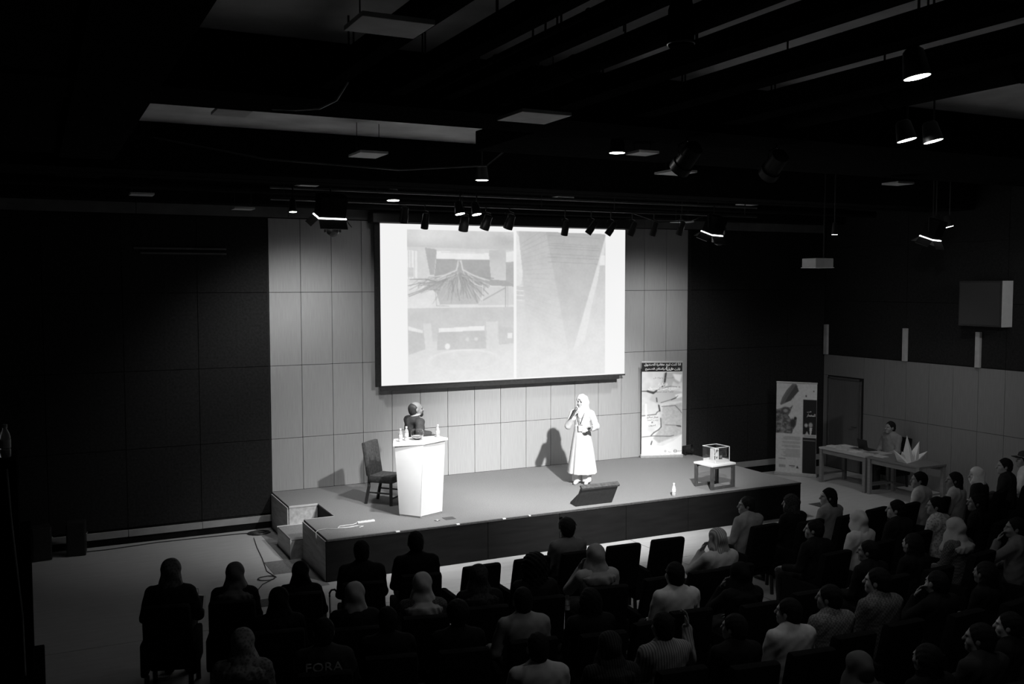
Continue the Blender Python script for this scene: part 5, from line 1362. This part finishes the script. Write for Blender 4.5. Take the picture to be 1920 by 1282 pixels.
tag(MB().tube([(-0.45, -0.62, ZF + 0.008), (-0.52, -1.2, ZF + 0.008), (-0.58, -1.9, ZF + 0.008), (-0.66, -2.6, ZF + 0.008)] + coil((-0.72, -2.95), 2, 0.12, ZF) + [(-0.85, -3.2, ZF + 0.008), (-1.0, -3.5, ZF + 0.008)], 0.006, 6).build('cable', M_BLACKM, None, True), 'thin black cable looping across the floor left of the stage', 'cable')

# ---- loudspeakers by the far left wall
def pa(loc, rz, label, s=1.0):
    p = empty('loudspeaker', loc, rz); tag(p, label, 'loudspeaker')
    MB().bbox((-0.14 * s, -0.13 * s, 0), (0.14 * s, 0.13 * s, 0.52 * s), 0.02).build('cabinet', M_BLACKM, p)
    MB().bbox((-0.12 * s, -0.142 * s, 0.03 * s), (0.12 * s, -0.131 * s, 0.49 * s), 0.004).build('grille', mat('black_grille', 0.02, 0.5, 0.3, 200, 0.4), p)
    MB().tube([(0.143 * s, -0.05 * s, 0.33 * s), (0.155 * s, -0.05 * s, 0.33 * s), (0.155 * s, 0.05 * s, 0.33 * s), (0.143 * s, 0.05 * s, 0.33 * s)], 0.008, 6).build('handle', M_STEEL, p)
    return p
pa((-3.62, -0.40, ZF), 0.1, 'black floor loudspeaker at the far left end of the back wall'); pa((-3.12, -0.34, ZF), -0.1, 'black floor loudspeaker right of its twin by the left wall skirting')

# ---- wall speaker and ceiling projector at the right
ws = empty('wall_loudspeaker', (12.515, -4.28, 2.76)); tag(ws, 'square dark wall loudspeaker, near side coloured pale as lit, high on the right wall', 'loudspeaker')
MB().bbox((-0.15, -0.46, 0.02), (0.149, 0.46, 0.88), 0.01).build('cabinet', mat('grey_cabinet', 0.035, 0.6, 0.2, 20, 0.2), ws)
MB().bbox((-0.16, -0.43, 0.05), (-0.1505, 0.43, 0.85), 0.003).build('grille', mat('grey_grille_cloth', 0.055, 0.8, 0.1, 150, 0.3), ws)
MB().bbox((-0.14, -0.470, 0.02), (0.149, -0.461, 0.88), 0.003).build('lit_tone_side', mat('lit_tone_panel', 0.62, 0.6, 0.2, 8, 0.05), ws)  # near side coloured pale to stand for light falling on it
pj = empty('projector', (8.58, -4.0, 3.86)); tag(pj, 'pale grey box projector hanging from a thin rod at the right', 'projector')
MB().bbox((-0.20, -0.17, 0.0), (0.20, 0.17, 0.17), 0.015).build('housing', mat('pale_projector_shell', 0.45, 0.5, 0.3, 10, 0.08), pj)
MB().bbox((-0.21, -0.18, 0.003), (0.21, 0.18, 0.014), 0.004).build('base_rim', mat('pale_rim', 0.7, 0.4, 0.4, 10, 0.05), pj)
MB().lathe([(0.045, 0.0), (0.05, 0.03), (0.04, 0.032), (0.035, 0.01), (0, 0.008)], 18, T(-0.08, 0.172, 0.09) @ RX(-PI / 2)).build('lens', M_EYE, pj, True)
MB().tube([(0.14, 0, 0.165), (0.14, 0, 1.735)], 0.014, 8).build('ceiling_rod', M_BLACKM, pj)

# ---- near left: stepped black equipment rack with a bottle on it
rk = empty('equipment_rack', (-4.0, -9.9, ZF)); tag(rk, 'tall stepped black equipment rack at the left picture edge', 'rack')
MB().bbox((-0.40, -0.45, 0), (0.385, 0.30, 1.80), 0.01).build('lower_case', M_BLACK, rk); MB().bbox((-0.40, -0.30, 1.802), (0.325, 0.25, 2.66), 0.01).build('middle_case', M_BLACK, rk)
MB().bbox((-0.40, -0.25, 2.662), (0.265, 0.22, 3.14), 0.01).build('upper_case', M_BLACK, rk)
MB().tube([(0.21, -0.262, 3.10), (0.225, -0.268, 2.80), (0.24, -0.310, 2.60), (0.27, -0.308, 2.20), (0.275, -0.310, 1.83)], 0.006, 6).build('cable', mat('pale_cable', 0.45), rk, True)
bottle((-3.80, -9.96, ZF + 3.14), 'water bottle on top of the tall black rack at the left edge', 1.0)
bottle((1.597, -7.53, ZF + 0.600), 'water bottle on the armrest left of the white shawl', 1.0)
cn = empty('walking_stick', (-0.66, -6.02, ZF)); tag(cn, 'white walking stick between two dark front-row sitters', 'walking stick')
MB().tube([(0, 0, 0.0), (-0.03, -0.07, 0.66)], 0.010, 8).build('shaft', M_WHITE, cn, True)
MB().tube([(-0.03, -0.07, 0.66), (-0.032, -0.072, 0.70), (-0.01, -0.075, 0.735), (0.03, -0.075, 0.735), (0.05, -0.075, 0.71)], 0.012, 8).build('crook_handle', M_BLACKM, cn, True)
MB().lathe([(0.014, 0.0), (0.014, 0.03), (0.010, 0.032)], 10).build('rubber_tip', M_BLACKM, cn, True)
# ================================================================== CEILING: ducts, lamps, panels, rigging
M_GLOW = mat('lamp_glow', 0.9, 0.5, 0.2, emit=28.0)
M_GLOW2 = mat('flood_glow', 0.9, 0.5, 0.2, emit=5.0)
def duct(xa, xb, z0, z1, y0, y1, label, rnd=False):
    d = empty('ceiling_duct', ((xa + xb) / 2, (y0 + y1) / 2, z0)); tag(d, label, 'duct', 'black ceiling ducts')
    w = (xb - xa) / 2; L2 = (y1 - y0) / 2; n = max(2, int((y1 - y0) / 1.3))
    for k in range(n):
        a = -L2 + 2 * L2 * k / n; b = -L2 + 2 * L2 * (k + 1) / n
        if rnd:
            MB().lathe([(w, a + 0.004), (w + 0.008, a + 0.010), (w, a + 0.02), (w, b - 0.004)], 16, T(0, 0, w) @ RX(-PI / 2)).build('duct_length', M_BLACK, d, True)
        else:
            MB().bbox((-w, a + 0.004, 0), (w, b - 0.004, z1 - z0), 0.006).build('duct_length', M_BLACK, d)
    for k in range(n):
        yy = -L2 + 2 * L2 * (k + 0.5) / n
        for sx in (-1, 1):
            MB().tube([(sx * (w - 0.02), yy + 0.10 * sx, z1 - z0 - 0.01), (sx * (w - 0.02), yy + 0.10 * sx, 5.602 - z0)], 0.008, 6).build('hanger_rod', M_BLACKM, d)
    return d
duct(-1.47, -1.33, 5.20, 5.36, -15.5, -8.80, 'leftmost narrow black duct running towards the stage over the audience')
duct(-0.88, -0.74, 5.20, 5.36, -15.5, -8.80, 'flat black duct, second from the left, running towards the stage')
duct(-0.52, -0.47, 5.24, 5.29, -15.5, -8.80, 'thin black conduit between the second and third duct', True)
duct(-0.40, -0.28, 5.20, 5.34, -15.5, -8.80, 'flat black duct, third from the left, running towards the stage')
duct(0.10, 0.28, 5.18, 5.36, -15.5, -8.80, 'round black duct right of the third flat duct', True)
duct(0.72, 0.92, 5.20, 5.36, -15.5, -8.80, 'wide flat black duct near the top middle')
duct(1.58, 1.80, 5.20, 5.38, -15.5, -8.80, 'flat black duct just left of the large bright downlight')
duct(2.60, 2.86, 5.20, 5.40, -15.5, -8.80, 'flat black duct above the large bright downlight')
duct(3.40, 3.66, 5.20, 5.46, -15.5, -8.80, 'round black duct at the upper right', True)
duct(-3.3, -2.7, 5.10, 5.45, -15.5, -0.8, 'broad black duct along the left side of the ceiling')
duct(-6.9, -3.35, 5.15, 5.45, -15.5, -0.8, 'added black cover hiding the slab at the far left of the ceiling')  # black cover added so the far left of the slab stays dark
cd = empty('ceiling_duct', (6.9, -6.8, 5.23)); tag(cd, 'deep black cross duct behind the upper beam at the right', 'duct', 'black ceiling ducts')
for k in range(8):
    MB().bbox((-5.6 + 1.4 * k + 0.004, -1.05, 0), (-5.6 + 1.4 * (k + 1) - 0.004, 1.05, 0.24), 0.006).build('duct_length', M_BLACK, cd)
    MB().tube([(-4.9 + 1.4 * k, 0.9, 0.23), (-4.9 + 1.4 * k, 0.9, 0.372)], 0.008, 6).build('hanger_rod', M_BLACKM, cd)
# pipes across the hall
for k, (y, z, r) in enumerate(((-1.95, 5.42, 0.05), (-2.35, 5.28, 0.11), (-1.65, 5.05, 0.07))):
    p = empty('ceiling_pipe', (3.0, y, z)); tag(p, ('slim black pipe high above the stage edge', 'thick round black pipe across the ceiling above the stage edge', 'thin black pipe across the ceiling close to the screen')[k], 'pipe')
    MB().tube([(-9.5, 0, 0), (9.4, 0, 0)], r, 14).build('pipe_run', M_BLACK, p, True)
    for q in range(6):
        MB().tube([(-8 + 3.2 * q, 0, r), (-8 + 3.2 * q, 0, 5.602 - z)], 0.008, 6).build('hanger_rod', M_BLACKM, p)

# ---- pale panels hung flat under the slab
def hung_panel(c, ux, uy, label, z=5.2, tilt=0.0):
    o = empty('ceiling_panel', (c[0], c[1], z)); tag(o, label, 'ceiling panel', 'pale hung ceiling panels')
    MB().bbox((-ux, -uy, 0), (ux, uy, 0.03), 0.004, RX(tilt)).build('board', mat('pale_panel_board', 0.50, 0.7, 0.2, 8, 0.1), o)
    for sx in (-1, 1):
        MB().tube([(sx * ux * 0.8, 0, 0.02), (sx * ux * 0.8, 0, 5.602 - z)], 0.005, 5).build('hanger_rod', M_BLACKM, o)
    return o
for c, ux, uy, lb, z in (((0.37, -9.08), .24, .25, 'pale diamond-like hung panel below the upper middle beam', 5.05), ((-1.70, -11.2), .22, .18, 'hung panel at the very top left of middle', 5.10),
     ((0.18, -4.98), .18, .25, 'hung panel left of the screen top, behind the first beam', 5.2), ((-1.90, -7.3), .16, .18, 'hung panel above the left wall side', 5.2),
     ((-1.82, -2.55), .19, .22, 'hung panel far left near the back wall', 5.14), ((0.36, -1.25), .15, .20, 'small hung panel above the left flood lamp', 5.16),
     ((5.05, -1.15), .17, .24, 'small hung panel above the screen middle', 5.14), ((9.15, -1.55), .18, .24, 'small hung panel above the right dark wall', 5.15),
     ((2.78, -7.2), .14, .14, 'small hung panel beside the middle downlight', 5.1), ((8.25, -6.0), .17, .16, 'hung panel at the right above the audience', 5.1),
     ((11.8, -3.1), .2, .22, 'hung panel at the right near the side wall', 5.1), ((4.3, -5.75), .2, .22, 'hung panel right of the middle downlight', 5.1),
     ((-2.1, -0.95), .17, .16, 'low hung panel at the far left wall', 4.95), ((-0.6, -1.0), .16, .15, 'low hung panel left of the flood lamp', 4.78), ((7.9, -1.0), .18, .15, 'low hung panel right of the screen', 4.80)):
    hung_panel(c, ux, uy, lb, z)

# ---- downlights
def downlight(loc, label, r=0.085, aim=(0.0, 0.0), top=5.60):
    o = empty('downlight', loc); tag(o, label, 'ceiling lamp', 'lit downlights')
    Ma = RY(aim[0]) @ RX(aim[1])
    MB().lathe([(r * 0.55, 0.20), (r * 0.8, 0.18), (r * 1.08, 0.02), (r * 1.12, 0.0), (r * 1.02, 0.0), (r, 0.012)], 22, Ma).build('housing', M_BLACKM, o, True)
    MB().lathe([(0, 0.0), (r * 0.99, 0.0), (r * 0.99, 0.006), (0, 0.008)], 22, Ma).build('lit_lens', M_GLOW, o)
    MB().tube([(0, 0, 0.19), (0, 0, top - loc[2] + 0.003)], 0.010, 6).build('stem', M_BLACKM, o)
    return o
downlight((1.83, -11.93, 5.0), 'large bright downlight at the upper right of the ceiling', 0.085, (-0.12, -0.12))
downlight((4.12, -9.82, 5.0), 'left lamp of the bright tilted pair at the upper right', 0.088, (-0.16, -0.16)); downlight((4.42, -9.88, 5.0), 'right lamp of the bright tilted pair at the upper right', 0.088, (-0.16, -0.16))
downlight((2.05, -7.80, 5.0), 'single lit downlight in the middle of the ceiling', 0.080); downlight((1.88, -4.68, 5.0), 'lit downlight above the screen, middle of three in line', 0.085)
downlight((1.86, -1.13, 5.0), 'lit downlight at the top left corner of the screen', 0.10, (0.0, -0.06))
downlight((2.30, -2.95, 4.67), 'left lamp of the small lit pair over the screen top', 0.072, (-0.12, -0.20), 5.02); downlight((2.58, -2.95, 4.67), 'right lamp of the small lit pair over the screen top', 0.072, (-0.12, -0.20), 5.02)
downlight((10.29, -5.0, 4.56), 'left lamp of the small lit pair near the right wall', 0.065, (-0.16, -0.20), 5.60); downlight((10.62, -5.0, 4.57), 'right lamp of the small lit pair near the right wall', 0.065, (-0.16, -0.20), 5.60)
downlight((7.97, -5.0, 4.38), 'tiny lit lamp above the hanging projector', 0.045, (0, 0), 5.60)
downlight((-0.28, -2.95, 4.62), 'thin lit lamp at the upper left corner of the pale wall', 0.05, (0, -0.1), 5.02)

# ---- lighting bar over the stage with black spotlights
bar = empty('lighting_bar', (3.9, -2.5, 4.84)); tag(bar, 'long black lighting bar across the front of the screen', 'lighting bar')
MB().tube([(-4.4, 0, 0), (4.6, 0, 0)], 0.024, 10).build('bar_tube', M_BLACKM, bar, True); MB().tube([(-4.4, 0, 0.16), (4.6, 0, 0.16)], 0.018, 10).build('upper_tube', mat('dim_metal', 0.12, 0.4, 0.4, 20, 0.2), bar, True)
for q in range(7):
    MB().tube([(-4.2 + 1.42 * q, 0, 0.02), (-4.2 + 1.42 * q, 0, 0.76)], 0.009, 6).build('hanger_rod', M_BLACKM, bar)
def spotlight(loc, lean, label, r=0.062, L=0.25, fwd=0.35, up=4.84, cloth_m=None):
    s = empty('stage_spotlight', loc); tag(s, label, 'stage light', 'black stage spotlights')
    Ms = RY(lean) @ RX(fwd)
    MB().lathe([(r * 0.55, L * 0.55), (r * 0.92, L * 0.45), (r * 0.92, 0.02), (r * 1.06, 0.0), (r * 1.06, -L * 0.45), (r * 0.95, -L * 0.45), (r * 0.9, -0.02), (0, -0.01)], 18, Ms).build('can', M_BLACKM, s, True)
    MB().tube([(-r * 1.1, 0, 0), (-r * 1.1, 0, L * 0.62), (0, 0, L * 0.72), (r * 1.1, 0, L * 0.62), (r * 1.1, 0, 0)], 0.007, 6).build('yoke', M_BLACKM, s)
    MB().tube([(0, 0, L * 0.70), (0, 0, up - loc[2])], 0.012, 6).build('clamp_stem', M_BLACKM, s)
    return s
for x, z, ln, r, lb in ((1.90, 4.57, 0.0, .05, 'black stage spotlight nearest the left screen corner'), (2.56, 4.55, 0.0, .066, 'thick upright black spotlight under the small lit pair'), (2.95, 4.58, .22, .066, 'black spotlight right of the thick upright one, tilted'),
                    (3.37, 4.60, .18, .066, 'black tilted spotlight in front of the picture divider'), (4.41, 4.52, 0.0, .05, 'short black spotlight over the right picture'), (4.92, 4.54, .5, .05, 'strongly tilted black spotlight over the right picture edge'),
                    (5.31, 4.53, .5, .05, 'strongly tilted black spotlight over the white right margin'), (5.75, 4.54, .25, .05, 'dim black spotlight just right of the screen'), (6.20, 4.55, .12, .05, 'dim black spotlight above the right wall panels'), (6.78, 4.57, .2, .05, 'dim black spotlight beside the right flood lamp'),
                    (1.55, 4.66, 0.0, .06, 'grey-lit spotlight can beside the bright corner downlight')):
    spotlight((x, -2.5, z), ln, lb, r * 1.12)
def aimed(loc, target, label):
    s = empty('stage_spotlight', loc); tag(s, label, 'stage light', 'black front spotlights')
    q = (Vector(target) - Vector(loc)).to_track_quat('-Z', 'Y').to_matrix().to_4x4()
    MB().lathe([(0.05, 0.30), (0.095, 0.26), (0.10, 0.03), (0.115, 0.03), (0.115, -0.06), (0.105, -0.06), (0.095, 0.02), (0, 0.025)], 20, q).build('can', M_BLACKM, s, True)
    MB().lathe([(0, 0.012), (0.094, 0.012), (0.094, 0.018), (0, 0.018)], 20, q).build('lit_lens', M_GLOW, s)
    MB().tube([(-0.11, -0.09, 0.09), (-0.11, -0.09, 0.20), (0, -0.09, 0.25), (0.11, -0.09, 0.20), (0.11, -0.09, 0.09)], 0.008, 6).build('yoke', M_BLACKM, s)
    MB().tube([(0, -0.09, 0.25), (0, -0.09, (5.125 if loc[1] > -9 else 5.602) - loc[2])], 0.012, 6).build('clamp_stem', M_BLACKM, s)
    return s
aimed((3.75, -8.28, 4.84), (5.10, -1.75, 0.30), 'black front spotlight hidden dark under the upper beam, aimed at the woman'); aimed((2.55, -8.28, 4.84), (2.15, -2.45, 0.0), 'black front spotlight left of its twin under the upper beam')

aimed((10.57, -10.58, 4.92), (12.4, -4.6, 2.7), 'added unseen black spotlight near the right wall brightening the wall loudspeaker')  # fixture added out of view for the extra beam on the loudspeaker
# ---- flood lamps with barn doors
def flood(loc, rz, label, tilt=-1.2, top=5.02):
    f = empty('flood_lamp', loc, rz); tag(f, label, 'stage light', 'barn-door flood lamps')
    Mt = RX(tilt)
    MB().bbox((-0.21, -0.22, -0.11), (0.21, 0.10, 0.11), 0.012, Mt).build('housing', M_BLACK, f)
    MB().box((-0.220, 0.101, -0.120), (0.220, 0.116, 0.120), Mt).build('lit_lens', M_GLOW2, f)
    for lo, hi, piv, rot in (((-0.215, 0, -0.006), (0.215, 0.15, 0.006), (0, 0.122, 0.122), RX(0.75)), ((-0.215, 0, -0.006), (0.215, 0.15, 0.006), (0, 0.122, -0.122), RX(-0.75)),
                             ((-0.006, 0, -0.11), (0.006, 0.15, 0.11), (0.222, 0.122, 0), RZ(-0.75)), ((-0.006, 0, -0.11), (0.006, 0.15, 0.11), (-0.222, 0.122, 0), RZ(0.75))):
        MB().box(lo, hi, Mt @ T(*piv) @ rot).build('barn_door', M_BLACKM, f)
    for sx in (-1, 1):
        MB().tube([(0.222 * sx, 0, 0), (0.222 * sx, 0, 0.24)], 0.010, 6).build('yoke_arm', M_BLACKM, f)
    MB().tube([(-0.222, 0, 0.24), (0.222, 0, 0.24)], 0.010, 6).build('yoke_bar', M_BLACKM, f); MB().tube([(0, 0, 0.24), (0, 0, top - loc[2])], 0.012, 6).build('clamp_stem', M_BLACKM, f)
    return f
flood((0.36, -2.62, 4.70), 0.12, 'black flood lamp with lit rim above the left wall panels'); flood((7.42, -2.62, 4.60), 0.45, 'black flood lamp with lit rim above the right wall edge')
flood((10.10, -5.1, 4.46), 0.4, 'small-looking flood lamp with lit rim near the right wall', top=5.598)
# moving lights hanging as dark round lumps
def lump(loc, label, top):
    o = empty('moving_light', loc); tag(o, label, 'stage light', 'round moving lights')
    MB().lathe([(0, -0.11), (0.06, -0.10), (0.098, -0.05), (0.10, 0.02), (0.075, 0.085), (0.03, 0.10)], 20, RX(-0.6)).build('head', M_BLACKM, o, True)
    MB().bbox((-0.12, -0.05, -0.05), (-0.102, 0.05, 0.16), 0.005).build('arm', M_BLACKM, o); MB().bbox((0.102, -0.05, -0.05), (0.12, 0.05, 0.16), 0.005).build('arm', M_BLACKM, o)
    MB().bbox((-0.12, -0.07, 0.16), (0.12, 0.07, 0.22), 0.01).build('yoke_base', M_BLACKM, o); MB().tube([(0, 0, 0.215), (0, 0, top - loc[2])], 0.014, 6).build('clamp_stem', M_BLACKM, o)
lump((0.42, -2.50, 4.42), 'round black moving light under the left flood lamp', 4.84); lump((7.62, -2.50, 4.40), 'round black moving light under the right flood lamp', 4.84)
mv = empty('hanging_speaker', (-0.38, -12.26, 4.90)); tag(mv, 'black cylindrical speaker hanging at the top edge of the picture', 'loudspeaker')
MB().lathe([(0.066, 0.0), (0.072, 0.01), (0.072, 0.20), (0.060, 0.24), (0.060, 0.36)], 22).build('cylinder', M_BLACK, mv, True); MB().lathe([(0.073, 0.012), (0.078, 0.014), (0.078, 0.022), (0.073, 0.024)], 22).build('rim_ring', M_STEEL, mv, True)
MB().tube([(0, 0, 0.35), (0, 0, 0.702)], 0.02, 8).build('stem', M_BLACKM, mv)
# drooping cables under the slab; the upper left one coloured pale as a glint
for pts, m, lb in (([(-1.72, -8.2, 5.11), (-1.60, -8.52, 5.06), (-1.45, -8.74, 5.05), (-1.38, -9.0, 5.08), (-1.33, -9.15, 5.20)], mat('pale_cable', 0.45), 'thin cable coloured pale for its glint, curving under the upper left ceiling'),
               ([(-2.4, -5.4, 5.2), (-1.2, -5.5, 5.02), (0.4, -5.5, 4.98), (1.6, -5.45, 5.1), (1.9, -5.3, 5.3)], M_BLACKM, 'black cable sagging along the beam above the screen'),
               ([(5.6, -2.5, 4.86), (6.3, -2.5, 4.68), (7.0, -2.5, 4.72), (7.4, -2.5, 4.86)], M_BLACKM, 'black cable sagging from the lighting bar at the right')):
    tag(MB().tube(pts, 0.010, 6).build('hanging_cable', m, None, True), lb, 'cable')
